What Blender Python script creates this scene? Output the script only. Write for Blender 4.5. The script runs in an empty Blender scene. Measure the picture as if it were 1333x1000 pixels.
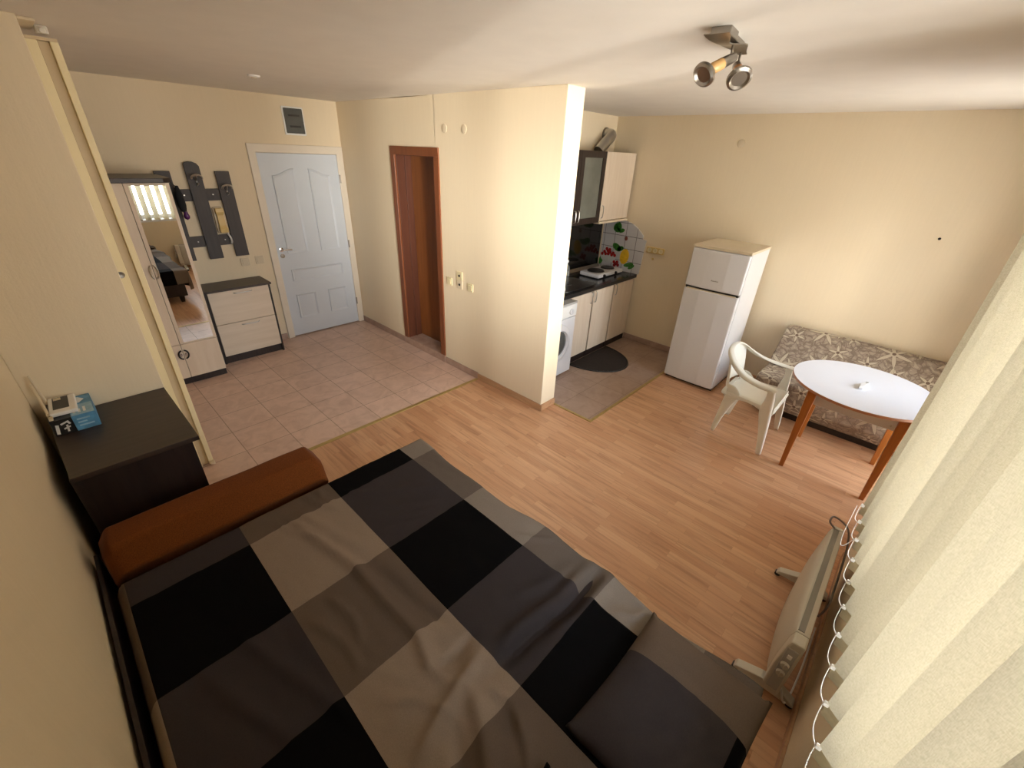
import bpy, bmesh, math, random
from mathutils import Vector, Matrix
random.seed(7)
S = bpy.context.scene
COL = S.collection
PI = math.pi

# ------------------------------------------------------------------ camera
cam_d = bpy.data.cameras.new('camera'); cam = bpy.data.objects.new('camera', cam_d); COL.objects.link(cam)
cam_d.sensor_width = 36.0; cam_d.lens = 551.954 / 1333 * 36.0; cam_d.clip_start = 0.02; cam_d.clip_end = 100
RT = Matrix(((0.6878900974, 0.3217957225, -0.6505803001), (-0.7246195990, 0.3558989932, -0.5901375632), (0.0416371303, 0.8773730220, 0.4779988804)))
cam.matrix_world = Matrix.Translation((-0.03352807, 0.65613222, 2.13486302)) @ RT.to_4x4()
S.camera = cam
S.view_settings.view_transform = 'Standard'; S.view_settings.look = 'None'
S.view_settings.gamma = 1.0; S.view_settings.use_curve_mapping = False
S.view_settings.exposure = EXPOSURE = 0.74
S.cycles.diffuse_bounces = 6; S.cycles.max_bounces = 12; S.cycles.transparent_max_bounces = 24
S.cycles.sample_clamp_indirect = 6.0

# ------------------------------------------------------------------ sky
W = bpy.data.worlds.new('sky'); S.world = W; W.use_nodes = True
nt = W.node_tree; nt.nodes.clear()
out = nt.nodes.new('ShaderNodeOutputWorld'); bg = nt.nodes.new('ShaderNodeBackground')
tc = nt.nodes.new('ShaderNodeTexCoord'); sp = nt.nodes.new('ShaderNodeSeparateXYZ'); rp = nt.nodes.new('ShaderNodeValToRGB')
rp.color_ramp.elements[0].position = 0.47; rp.color_ramp.elements[0].color = (1.0, 0.95, 0.86, 1)   # sunlit ground
rp.color_ramp.elements[1].position = 0.53; rp.color_ramp.elements[1].color = (0.95, 0.98, 1.0, 1)
e = rp.color_ramp.elements.new(1.0); e.color = (0.62, 0.78, 1.0, 1)
mr = nt.nodes.new('ShaderNodeMapRange'); mr.inputs[1].default_value = -1
nt.links.new(tc.outputs['Generated'], sp.inputs[0]); nt.links.new(sp.outputs['Z'], mr.inputs[0])
nt.links.new(mr.outputs[0], rp.inputs[0]); nt.links.new(rp.outputs[0], bg.inputs[0])
bg.inputs[1].default_value = 9.0
# hazy glare round the low sun, off to the left outside the window
GL = Vector((-math.sin(math.radians(24)), -math.cos(math.radians(24)), -.02)).normalized()
dt = nt.nodes.new('ShaderNodeVectorMath'); dt.operation = 'DOT_PRODUCT'; dt.inputs[1].default_value = GL
nt.links.new(tc.outputs['Generated'], dt.inputs[0])
gm = nt.nodes.new('ShaderNodeMapRange'); gm.interpolation_type = 'SMOOTHSTEP'
gm.inputs[1].default_value = math.cos(math.radians(17)); gm.inputs[2].default_value = math.cos(math.radians(5)); gm.inputs[4].default_value = 42.0
nt.links.new(dt.outputs['Value'], gm.inputs[0])
bg2 = nt.nodes.new('ShaderNodeBackground'); bg2.inputs[0].default_value = (1.0, 0.95, 0.85, 1); 
# a narrow upright gap of bright sunlit air between the buildings opposite
def wm(op, a, b=None):
    q = nt.nodes.new('ShaderNodeMath'); q.operation = op
    for i_, z_ in enumerate((a, b)):
        if z_ is None: continue
        if hasattr(z_, 'is_linked'): nt.links.new(z_, q.inputs[i_])
        else: q.inputs[i_].default_value = z_
    return q.outputs[0]
az = wm('ARCTAN2', wm('MULTIPLY', sp.outputs['X'], -1.0), wm('MULTIPLY', sp.outputs['Y'], -1.0))
def band(val, c, w):
    k = nt.nodes.new('ShaderNodeMapRange'); k.interpolation_type = 'SMOOTHSTEP'; k.inputs[1].default_value = w; k.inputs[2].default_value = w*.4
    nt.links.new(wm('ABSOLUTE', wm('SUBTRACT', val, c)), k.inputs[0]); return k.outputs[0]
gap = wm('MULTIPLY', band(az, math.radians(23), math.radians(1.6)), band(sp.outputs['Z'], 0.0, .55))
nt.links.new(wm('ADD', gm.outputs[0], wm('MULTIPLY', gap, 95.0)), bg2.inputs[1])
ad = nt.nodes.new('ShaderNodeAddShader'); nt.links.new(bg.outputs[0], ad.inputs[0]); nt.links.new(bg2.outputs[0], ad.inputs[1])
nt.links.new(ad.outputs[0], out.inputs[0])

def portal(name, loc, sx, sy):
    d = bpy.data.lights.new(name, 'AREA'); d.shape = 'RECTANGLE'; d.size = sx; d.size_y = sy
    o = bpy.data.objects.new(name, d); COL.objects.link(o); o.location = loc
    o.rotation_euler = (PI/2, 0, 0)          # -Z looks along +Y, into the room
    d.cycles.is_portal = True
    return o
# dimensions of the place
XL, XW, H = -0.356, 4.961, 2.554
YD, YK, XP, XP2, YE = 5.981, 3.736, 2.693, 2.893, 2.751
YT, YT2 = 3.62, 2.313
YWIN, YWUP, YBACK = 0.335, 0.262, -0.15
WIN = (0.45, 1.95, 0.86, 2.36)
DOOR = (3.40, 4.50, 0.06, 2.30)
portal('daylight_window', ((WIN[0]+WIN[1])/2, 0.02, (WIN[2]+WIN[3])/2), WIN[1]-WIN[0], WIN[3]-WIN[2])
portal('daylight_balcony_door', ((DOOR[0]+DOOR[1])/2, -0.42, (DOOR[2]+DOOR[3])/2), DOOR[1]-DOOR[0], DOOR[3]-DOOR[2])

# ------------------------------------------------------------------ materials
def newmat(name):
    m = bpy.data.materials.new(name); m.use_nodes = True
    n = m.node_tree; b = n.nodes['Principled BSDF']
    return m, n, b
def c4(c): return (c[0], c[1], c[2], 1)
def noise(n, scale, detail=4, vec=None, rough=.5):
    t = n.nodes.new('ShaderNodeTexNoise'); t.inputs['Scale'].default_value = scale; t.inputs['Detail'].default_value = detail
    t.inputs['Roughness'].default_value = rough
    if vec is not None: n.links.new(vec, t.inputs['Vector'])
    return t
def coords(n, scale=(1, 1, 1), kind='Object'):
    t = n.nodes.new('ShaderNodeTexCoord'); mp = n.nodes.new('ShaderNodeMapping'); mp.inputs['Scale'].default_value = scale
    n.links.new(t.outputs[kind], mp.inputs[0]); return mp.outputs[0]
def ramp(n, fac, stops):
    r = n.nodes.new('ShaderNodeValToRGB'); el = r.color_ramp.elements
    el[0].position, el[0].color = stops[0][0], c4(stops[0][1]); el[1].position, el[1].color = stops[-1][0], c4(stops[-1][1])
    for p, c in stops[1:-1]:
        q = el.new(p); q.color = c4(c)
    n.links.new(fac, r.inputs[0]); return r.outputs[0]
def mixc(n, fac, a, b, mode='MIX'):
    m = n.nodes.new('ShaderNodeMix'); m.data_type = 'RGBA'; m.blend_type = mode
    for k, v in ((0, fac), (6, a), (7, b)):
        if hasattr(v, 'is_linked'): n.links.new(v, m.inputs[k])
        elif k == 0: m.inputs[0].default_value = v
        else: m.inputs[k].default_value = c4(v)
    return m.outputs[2]
def bump(n, b, h, strength, dist=.01):
    k = n.nodes.new('ShaderNodeBump'); k.inputs['Strength'].default_value = strength; k.inputs['Distance'].default_value = dist
    n.links.new(h, k.inputs['Height']); n.links.new(k.outputs[0], b.inputs['Normal'])
def plain(name, col, rough=.5, metal=0, var=.06, vs=6, bstr=0, bs=200, coat=0, spec=.5):
    m, n, b = newmat(name)
    v = coords(n); t = noise(n, vs, 4, v)
    lo = tuple(c*(1-var) for c in col); hi = tuple(min(1, c*(1+var)) for c in col)
    n.links.new(ramp(n, t.outputs['Fac'], [(.3, lo), (.7, hi)]), b.inputs['Base Color'])
    b.inputs['Roughness'].default_value = rough; b.inputs['Metallic'].default_value = metal
    b.inputs['Coat Weight'].default_value = coat; b.inputs['Specular IOR Level'].default_value = spec
    if bstr:
        t2 = noise(n, bs, 3, v); bump(n, b, t2.outputs['Fac'], bstr, .002)
    return m
def wood(name, dark, light, axis='z', rough=.4, scale=1.0, coat=0):
    m, n, b = newmat(name)
    sc = {'x': (3, 40, 40), 'y': (40, 3, 40), 'z': (40, 40, 3)}[axis]
    v = coords(n, tuple(s*scale for s in sc)); t = noise(n, 1, 5, v, .6)
    n.links.new(ramp(n, t.outputs['Fac'], [(.3, dark), (.7, light)]), b.inputs['Base Color'])
    b.inputs['Roughness'].default_value = rough; b.inputs['Coat Weight'].default_value = coat
    return m
def wallpaper(name, col, axis):
    m, n, b = newmat(name)
    sc = {'x': (60, 1, 3), 'y': (1, 60, 3), 'n': (8, 8, 8)}[axis]
    v = coords(n, sc); t = noise(n, 1, 4, v, .6); v2 = coords(n); t2 = noise(n, 90, 3, v2)
    lo = tuple(c*.975 for c in col)
    n.links.new(ramp(n, t.outputs['Fac'], [(.3, lo), (.7, col)]), b.inputs['Base Color'])
    add = n.nodes.new('ShaderNodeMath'); add.operation = 'ADD'
    n.links.new(t.outputs['Fac'], add.inputs[0]); n.links.new(t2.outputs['Fac'], add.inputs[1])
    bump(n, b, add.outputs[0], .25, .003); b.inputs['Roughness'].default_value = .75; b.inputs['Specular IOR Level'].default_value = .3
    return m

CREAM = (0.80, 0.685, 0.50)
M = {}
M['wall_x'] = wallpaper('cream wallpaper along x', CREAM, 'x')
M['wall_y'] = wallpaper('cream wallpaper along y', CREAM, 'y')
M['ceiling'] = plain('matt ceiling paint', (0.78, 0.735, 0.67), .9, var=.02, bstr=.15, bs=120)
M['white_paint'] = plain('white door paint', (0.66, 0.72, 0.80), .35, var=.01)
M['cream_trim'] = plain('cream door frame', (0.78, 0.71, 0.60), .4, var=.03)
M['white_plastic'] = plain('white plastic', (0.82, 0.82, 0.80), .35, var=.02)
M['ivory_plastic'] = plain('ivory plastic', (0.74, 0.64, 0.40), .35, var=.03)
M['ivory_light'] = plain('light ivory plastic', (0.68, 0.58, 0.42), .35, var=.03)
M['yellow_plastic'] = plain('aged yellow plastic', (0.68, 0.50, 0.20), .35, var=.04)
M['black_plastic'] = plain('black plastic', (0.015, 0.014, 0.014), .35, var=.1)
M['dark_glass'] = plain('smoky dark glass', (0.085, 0.09, 0.085), .25, var=.1)
M['enamel'] = plain('white enamel', (0.72, 0.72, 0.74), .28, var=.01)
M['enamel_top'] = plain('white laminate tabletop', (0.74, 0.77, 0.84), .3, var=.01)
M['wenge'] = wood('dark wenge laminate', (0.012, 0.007, 0.006), (0.030, 0.018, 0.014), 'z', .42)
M['wenge_x'] = wood('dark wenge laminate top', (0.030, 0.019, 0.014), (0.050, 0.033, 0.025), 'x', .38)
M['rack'] = wood('dark grey brown rack wood', (0.055, 0.049, 0.050), (0.075, 0.067, 0.067), 'z', .6)
M['maple'] = wood('pale maple laminate', (0.68, 0.56, 0.43), (0.75, 0.64, 0.51), 'z', .45, .6)
M['maple_x'] = wood('pale maple laminate lying', (0.66, 0.56, 0.44), (0.74, 0.64, 0.52), 'x', .45, .6)
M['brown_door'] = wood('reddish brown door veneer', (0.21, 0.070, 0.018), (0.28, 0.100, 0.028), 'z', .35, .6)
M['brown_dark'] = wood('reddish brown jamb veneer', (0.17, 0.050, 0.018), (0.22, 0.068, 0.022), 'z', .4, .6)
M['brown_jamb'] = wood('dark maroon jamb lining', (0.075, 0.020, 0.008), (0.10, 0.028, 0.010), 'z', .5, .6)
M['table_leg'] = wood('orange brown beech', (0.36, 0.12, 0.02), (0.48, 0.17, 0.035), 'z', .35)
M['table_edge'] = plain('red brown edge band', (0.45, 0.20, 0.10), .4)
M['steel'] = plain('brushed steel', (0.55, 0.54, 0.52), .28, 1, var=.05)
M['chrome'] = plain('chrome', (0.75, 0.75, 0.76), .12, 1, var=.02)
M['nickel'] = plain('matt nickel', (0.36, 0.33, 0.29), .32, 1, var=.05)
M['copper'] = plain('orange copper metal', (0.62, 0.30, 0.12), .35, .6, var=.05)
M['amber_wood'] = plain('honey coloured wood', (0.50, 0.29, 0.11), .4, var=.08, vs=30)
M['mirror'] = plain('mirror glass', (0.86, 0.88, 0.87), .0, 1, var=0)
M['chair'] = plain('ivory white moulded plastic', (0.80, 0.79, 0.72), .38, var=.02)
M['black_top'] = plain('black speckled worktop', (0.020, 0.019, 0.020), .16, var=.5, vs=300)
M['black_glass'] = plain('black glass splashback', (0.008, 0.007, 0.006), .08, var=.2)
M['mat'] = plain('dark brown ribbed mat', (0.020, 0.013, 0.010), .9, var=.2, vs=40, bstr=.6, bs=260)
M['heater'] = plain('beige grey enamel', (0.58, 0.55, 0.47), .4, var=.02)
M['heater_grille'] = plain('grey outlet grille', (0.26, 0.25, 0.22), .5, var=.05)
M['heater_panel'] = plain('grey control panel', (0.42, 0.41, 0.39), .45, var=.03)
M['fold'] = plain('cream folding door vinyl', (0.83, 0.72, 0.45), .5, var=.03)
M['fold_tan'] = plain('tan folding door vinyl', (0.62, 0.50, 0.32), .5, var=.04)
M['blue_card'] = plain('printed blue cardboard', (0.10, 0.30, 0.52), .5, var=.35, vs=14)
M['blue_card2'] = plain('light blue print', (0.30, 0.50, 0.66), .5, var=.2, vs=20)
M['glass_cab'] = plain('frosted grey cabinet glass', (0.13, 0.135, 0.11), .45, var=.2, vs=5)
M['purple'] = plain('glossy purple plastic', (0.09, 0.02, 0.11), .15, var=.1)
M['black_cloth'] = plain('black cloth', (0.012, 0.012, 0.014), .9, var=.2)
M['strip'] = plain('brass threshold metal', (0.48, 0.35, 0.13), .38, .55, var=.1, vs=20)
M['red'] = plain('cherry red glaze', (0.40, 0.02, 0.02), .25, var=.4, vs=60)
M['lemon'] = plain('lemon yellow glaze', (0.80, 0.50, 0.02), .25, var=.15, vs=30)
M['green'] = plain('leaf green glaze', (0.05, 0.20, 0.03), .25, var=.4, vs=60)
M['dusk'] = plain('dull red glaze', (0.25, 0.09, 0.07), .25, var=.4, vs=60)
M['bowl'] = plain('pale bowl glaze', (0.62, 0.64, 0.62), .25, var=.1)
M['chain'] = plain('white bead chain', (0.80, 0.78, 0.74), .4, var=.02)
M['cord_grey'] = plain('grey brown cable', (0.22, 0.18, 0.16), .5)
M['hanger'] = plain('translucent white plastic', (0.72, 0.68, 0.60), .3)

def skirting():
    m, n, b = newmat('ceramic skirting'); v = coords(n); t = noise(n, 12, 5, v)
    n.links.new(ramp(n, t.outputs['Fac'], [(.3, (0.34, 0.22, 0.17)), (.7, (0.46, 0.32, 0.25))]), b.inputs['Base Color']); b.inputs['Roughness'].default_value = .35
    return m
M['skirt_tile'] = skirting()
M['skirt_wood'] = wood('orange wood skirting', (0.42, 0.23, 0.12), (0.55, 0.33, 0.18), 'y', .4)

def brickmat(name, build):
    m, n, b = newmat(name); build(n, b); return m
def laminate(n, b):
    t = n.nodes.new('ShaderNodeTexCoord'); sx = n.nodes.new('ShaderNodeSeparateXYZ'); cx = n.nodes.new('ShaderNodeCombineXYZ')
    n.links.new(t.outputs['Object'], sx.inputs[0]); n.links.new(sx.outputs['Y'], cx.inputs[0]); n.links.new(sx.outputs['X'], cx.inputs[1])
    def brick(w, h, off, fr, c1, c2, mort, ms):
        k = n.nodes.new('ShaderNodeTexBrick'); k.offset = off; k.offset_frequency = fr; k.squash = 1
        k.inputs['Scale'].default_value = 1; k.inputs['Brick Width'].default_value = w; k.inputs['Row Height'].default_value = h
        k.inputs['Mortar Size'].default_value = ms; k.inputs['Mortar Smooth'].default_value = .1
        k.inputs['Color1'].default_value = c4(c1); k.inputs['Color2'].default_value = c4(c2); k.inputs['Mortar'].default_value = c4(mort)
        n.links.new(cx.outputs[0], k.inputs['Vector']); return k
    k = brick(.43, .0655, .37, 2, (0.63, 0.375, 0.215), (0.54, 0.295, 0.160), (0.44, 0.25, 0.14), .0006)
    k2 = brick(.61, .0655, .23, 3, (1, 1, 1), (.93, .88, .86), (1, 1, 1), 0)
    a = mixc(n, .5, k.outputs['Color'], k2.outputs['Color'], 'MULTIPLY')
    # grain, shifted per strip by the strip colour
    ad = n.nodes.new('ShaderNodeVectorMath'); ad.operation = 'MULTIPLY_ADD'
    n.links.new(k.outputs['Color'], ad.inputs[0]); ad.inputs[1].default_value = (40, 40, 40)
    mp = n.nodes.new('ShaderNodeMapping'); mp.inputs['Scale'].default_value = (1.8, 30, 1); n.links.new(cx.outputs[0], mp.inputs[0])
    n.links.new(mp.outputs[0], ad.inputs[2])
    g = noise(n, 1.0, 6, ad.outputs[0], .6)
    g.inputs['Distortion'].default_value = .8
    gr = ramp(n, g.outputs['Fac'], [(.32, (.66, .60, .55)), (.5, (1, 1, 1)), (.72, (1.12, 1.12, 1.10))])
    n.links.new(mixc(n, .8, a, gr, 'MULTIPLY'), b.inputs['Base Color'])
    b.inputs['Roughness'].default_value = .33; b.inputs['Specular IOR Level'].default_value = .45
    bump(n, b, g.outputs['Fac'], .06, .002)
M['laminate'] = brickmat('beech strip laminate floor', laminate)
def tiles(x0, y0, p, c1, c2, mort):
    def f(n, b):
        t = n.nodes.new('ShaderNodeTexCoord'); mp = n.nodes.new('ShaderNodeMapping'); mp.inputs['Location'].default_value = (-x0+20*p, -y0+20*p, 0)
        n.links.new(t.outputs['Object'], mp.inputs[0])
        k = n.nodes.new('ShaderNodeTexBrick'); k.offset = 0; k.inputs['Scale'].default_value = 1
        k.inputs['Brick Width'].default_value = p; k.inputs['Row Height'].default_value = p; k.inputs['Mortar Size'].default_value = .003
        k.inputs['Color1'].default_value = c4(c1); k.inputs['Color2'].default_value = c4(c2); k.inputs['Mortar'].default_value = c4(mort)
        n.links.new(mp.outputs[0], k.inputs['Vector'])
        v = coords(n); g = noise(n, 7, 8, v, .65); g.inputs['Distortion'].default_value = 1.2
        gr = ramp(n, g.outputs['Fac'], [(.3, (.82, .78, .76)), (.55, (1, 1, 1)), (.75, (1.12, 1.12, 1.12))])
        n.links.new(mixc(n, .9, k.outputs['Color'], gr, 'MULTIPLY'), b.inputs['Base Color'])
        b.inputs['Roughness'].default_value = .38
        inv = n.nodes.new('ShaderNodeMath'); inv.operation = 'SUBTRACT'; inv.inputs[0].default_value = 1
        n.links.new(k.outputs['Fac'], inv.inputs[1]); bump(n, b, inv.outputs[0], .4, .002)
    return f
M['tile_hall'] = brickmat('terracotta pink hall tiles', tiles(.53, .26, .3345, (0.70, 0.51, 0.42), (0.65, 0.47, 0.385), (0.36, 0.24, 0.18)))
M['tile_kitchen'] = brickmat('brown pink kitchen tiles', tiles(.22, 2.35, .3345, (0.40, 0.285, 0.22), (0.37, 0.26, 0.20), (0.24, 0.16, 0.12)))
def walltile(n, b):
    t = n.nodes.new('ShaderNodeTexCoord'); s = n.nodes.new('ShaderNodeSeparateXYZ'); cb = n.nodes.new('ShaderNodeCombineXYZ')
    n.links.new(t.outputs['Object'], s.inputs[0]); n.links.new(s.outputs['Y'], cb.inputs[0]); n.links.new(s.outputs['Z'], cb.inputs[1])
    mp = n.nodes.new('ShaderNodeMapping'); mp.inputs['Location'].default_value = (.04+3, .02+3, 0); n.links.new(cb.outputs[0], mp.inputs[0])
    k = n.nodes.new('ShaderNodeTexBrick'); k.offset = 0; k.inputs['Scale'].default_value = 1
    k.inputs['Brick Width'].default_value = .15; k.inputs['Row Height'].default_value = .15; k.inputs['Mortar Size'].default_value = .0035
    k.inputs['Color1'].default_value = (.66, .66, .68, 1); k.inputs['Color2'].default_value = (.60, .60, .62, 1); k.inputs['Mortar'].default_value = (.20, .19, .20, 1)
    n.links.new(mp.outputs[0], k.inputs['Vector']); n.links.new(k.outputs['Color'], b.inputs['Base Color']); b.inputs['Roughness'].default_value = .15
M['wall_tile'] = brickmat('white glazed wall tile', walltile)

def fabric(name, col, rough=.9, bs=900, bstr=.25, var=.08, sheen=.0):
    m, n, b = newmat(name); v = coords(n); t = noise(n, 300, 2, v); t2 = noise(n, 3, 3, v)
    lo = tuple(c*(1-var) for c in col); hi = tuple(c*(1+var) for c in col)
    n.links.new(ramp(n, t.outputs['Fac'], [(.3, lo), (.7, hi)]), b.inputs['Base Color'])
    b.inputs['Roughness'].default_value = rough; b.inputs['Specular IOR Level'].default_value = .06; b.inputs['Sheen Weight'].default_value = sheen
    bump(n, b, t.outputs['Fac'], bstr, .0006)
    return m
M['q_black'] = fabric('black cotton', (0.0035, 0.0033, 0.0036))
M['q_dark'] = fabric('charcoal cotton', (0.042, 0.035, 0.036))
M['q_mid'] = fabric('mid brown grey cotton', (0.118, 0.088, 0.067))
M['q_light'] = fabric('beige grey cotton', (0.245, 0.190, 0.145))
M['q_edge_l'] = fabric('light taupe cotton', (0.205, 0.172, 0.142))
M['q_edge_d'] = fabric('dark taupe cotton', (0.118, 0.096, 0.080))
M['velvet'] = fabric('rust brown velvet', (0.150, 0.044, 0.010), .85, bstr=.5, var=.25, sheen=.06)

def slatmat():
    m, n, b = newmat('cream translucent blind fabric'); n.nodes.remove(b); o = n.nodes['Material Output']
    v = coords(n, (900, 900, 130)); t = noise(n, 1, 3, v); v2 = coords(n, (130, 130, 1000)); t2 = noise(n, 1, 3, v2)
    mx = n.nodes.new('ShaderNodeMath'); mx.operation = 'ADD'; n.links.new(t.outputs['Fac'], mx.inputs[0]); n.links.new(t2.outputs['Fac'], mx.inputs[1])
    hv = n.nodes.new('ShaderNodeMath'); hv.operation = 'MULTIPLY'; hv.inputs[1].default_value = .5; n.links.new(mx.outputs[0], hv.inputs[0])
    col = ramp(n, hv.outputs[0], [(.38, (.43, .39, .285)), (.62, (.55, .505, .385))])
    d = n.nodes.new('ShaderNodeBsdfDiffuse'); tr = n.nodes.new('ShaderNodeBsdfTranslucent'); k = n.nodes.new('ShaderNodeMixShader'); k.inputs[0].default_value = .27
    n.links.new(col, d.inputs[0]); n.links.new(col, tr.inputs[0]); n.links.new(d.outputs[0], k.inputs[1]); n.links.new(tr.outputs[0], k.inputs[2])
    bp = n.nodes.new('ShaderNodeBump'); bp.inputs['Strength'].default_value = .3; bp.inputs['Distance'].default_value = .001
    n.links.new(hv.outputs[0], bp.inputs['Height']); n.links.new(bp.outputs[0], d.inputs['Normal'])
    n.links.new(k.outputs[0], o.inputs[0]); return m
M['slat'] = slatmat()
M['slat_weight'] = plain('doubled blind hem', (0.50, 0.43, 0.28), .7, var=.08, vs=60)
def glassmat():
    m, n, b = newmat('window glass'); n.nodes.remove(b); o = n.nodes['Material Output']
    t = n.nodes.new('ShaderNodeBsdfTransparent'); g = n.nodes.new('ShaderNodeBsdfGlossy'); g.inputs['Roughness'].default_value = .02
    f = n.nodes.new('ShaderNodeFresnel'); f.inputs[0].default_value = 1.3; k = n.nodes.new('ShaderNodeMixShader')
    n.links.new(f.outputs[0], k.inputs[0]); n.links.new(t.outputs[0], k.inputs[1]); n.links.new(g.outputs[0], k.inputs[2]); n.links.new(k.outputs[0], o.inputs[0]); return m
M['glass'] = glassmat()
def clearmat():
    m, n, b = newmat('clear bottle plastic'); b.inputs['Base Color'].default_value = (.85, .9, .88, 1); b.inputs['Transmission Weight'].default_value = .8; b.inputs['Roughness'].default_value = .08; b.inputs['IOR'].default_value = 1.3
    return m
M['clear'] = clearmat()

def floral():
    m, n, b = newmat('floral upholstery')
    v = coords(n, (1, 1, 1), 'UV')
    warp = noise(n, 6, 2, v)
    def flowers(scale, seed, petals, r0, r1, off):
        mp = n.nodes.new('ShaderNodeMapping'); mp.inputs['Location'].default_value = off; n.links.new(v, mp.inputs[0])
        vo = n.nodes.new('ShaderNodeTexVoronoi'); vo.voronoi_dimensions = '2D'; vo.inputs['Scale'].default_value = scale; vo.inputs['Randomness'].default_value = .75
        n.links.new(mp.outputs[0], vo.inputs['Vector'])
        sub = n.nodes.new('ShaderNodeVectorMath'); sub.operation = 'SUBTRACT'
        n.links.new(mp.outputs[0], sub.inputs[0]); n.links.new(vo.outputs['Position'], sub.inputs[1])
        s = n.nodes.new('ShaderNodeSeparateXYZ'); n.links.new(sub.outputs[0], s.inputs[0])
        def mth(op, a, bb=None):
            q = n.nodes.new('ShaderNodeMath'); q.operation = op
            for i, z in enumerate((a, bb)):
                if z is None: continue
                if hasattr(z, 'is_linked'): n.links.new(z, q.inputs[i])
                else: q.inputs[i].default_value = z
            return q.outputs[0]
        ang = mth('ARCTAN2', s.outputs[1], s.outputs[0])
        sc = n.nodes.new('ShaderNodeSeparateColor'); n.links.new(vo.outputs['Color'], sc.inputs[0])
        ang = mth('ADD', ang, mth('MULTIPLY', sc.outputs[0], 6.28))
        cs = mth('SUBTRACT', 1.0, mth('MULTIPLY', mth('ABSOLUTE', mth('SINE', mth('MULTIPLY', ang, petals/2))), 2.0))
        rad = mth('ADD', r0, mth('MULTIPLY', mth('POWER', mth('ADD', mth('MULTIPLY', cs, .5), .5), 1.3), r1))
        d = mth('SUBTRACT', rad, mth('SQRT', mth('ADD', mth('MULTIPLY', s.outputs[0], s.outputs[0]), mth('MULTIPLY', s.outputs[1], s.outputs[1]))))
        dist = mth('SQRT', mth('ADD', mth('MULTIPLY', s.outputs[0], s.outputs[0]), mth('MULTIPLY', s.outputs[1], s.outputs[1])))
        fill = mth('GREATER_THAN', d, 0.0)
        line = mth('LESS_THAN', mth('ABSOLUTE', d), .0045)
        vein = mth('MULTIPLY', mth('GREATER_THAN', cs, .97), fill)
        core = mth('LESS_THAN', dist, .014)
        return fill, line, core, vein
    bgc = ramp(n, noise(n, 22, 5, v).outputs['Fac'], [(.38, (.22, .17, .13)), (.47, (.30, .24, .185)), (.6, (.35, .285, .22))])
    # scroll leaves
    w = n.nodes.new('ShaderNodeTexVoronoi'); w.feature = 'DISTANCE_TO_EDGE'; w.inputs['Scale'].default_value = 17
    wv = n.nodes.new('ShaderNodeVectorMath'); wv.operation = 'MULTIPLY_ADD'; n.links.new(warp.outputs['Color'], wv.inputs[0]); wv.inputs[1].default_value = (.25, .25, .25); n.links.new(v, wv.inputs[2])
    n.links.new(wv.outputs[0], w.inputs['Vector'])
    lf = ramp(n, w.outputs['Distance'], [(.0, (0, 0, 0)), (.045, (0, 0, 0)), (.07, (1, 1, 1))])
    c = mixc(n, lf, (.21, .16, .125), bgc)
    lf2 = ramp(n, w.outputs['Distance'], [(.0, (0, 0, 0)), (.30, (0, 0, 0)), (.34, (1, 1, 1))])
    c = mixc(n, lf2, c, (.42, .35, .26))
    for args in ((4.2, 1, 5.0, .022, .062, (5.3, 2.2, 0)), (2.5, 2, 6.0, .032, .120, (0.05, .12, 0))):
        f, l, core, vein = flowers(*args)
        c = mixc(n, f, c, (.52, .45, .34)); c = mixc(n, vein, c, (.38, .31, .23)); c = mixc(n, l, c, (.20, .15, .11)); c = mixc(n, core, c, (.16, .11, .08))
    n.links.new(c, b.inputs['Base Color']); b.inputs['Roughness'].default_value = .85; b.inputs['Specular IOR Level'].default_value = .2
    return m
M['floral'] = floral()

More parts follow.
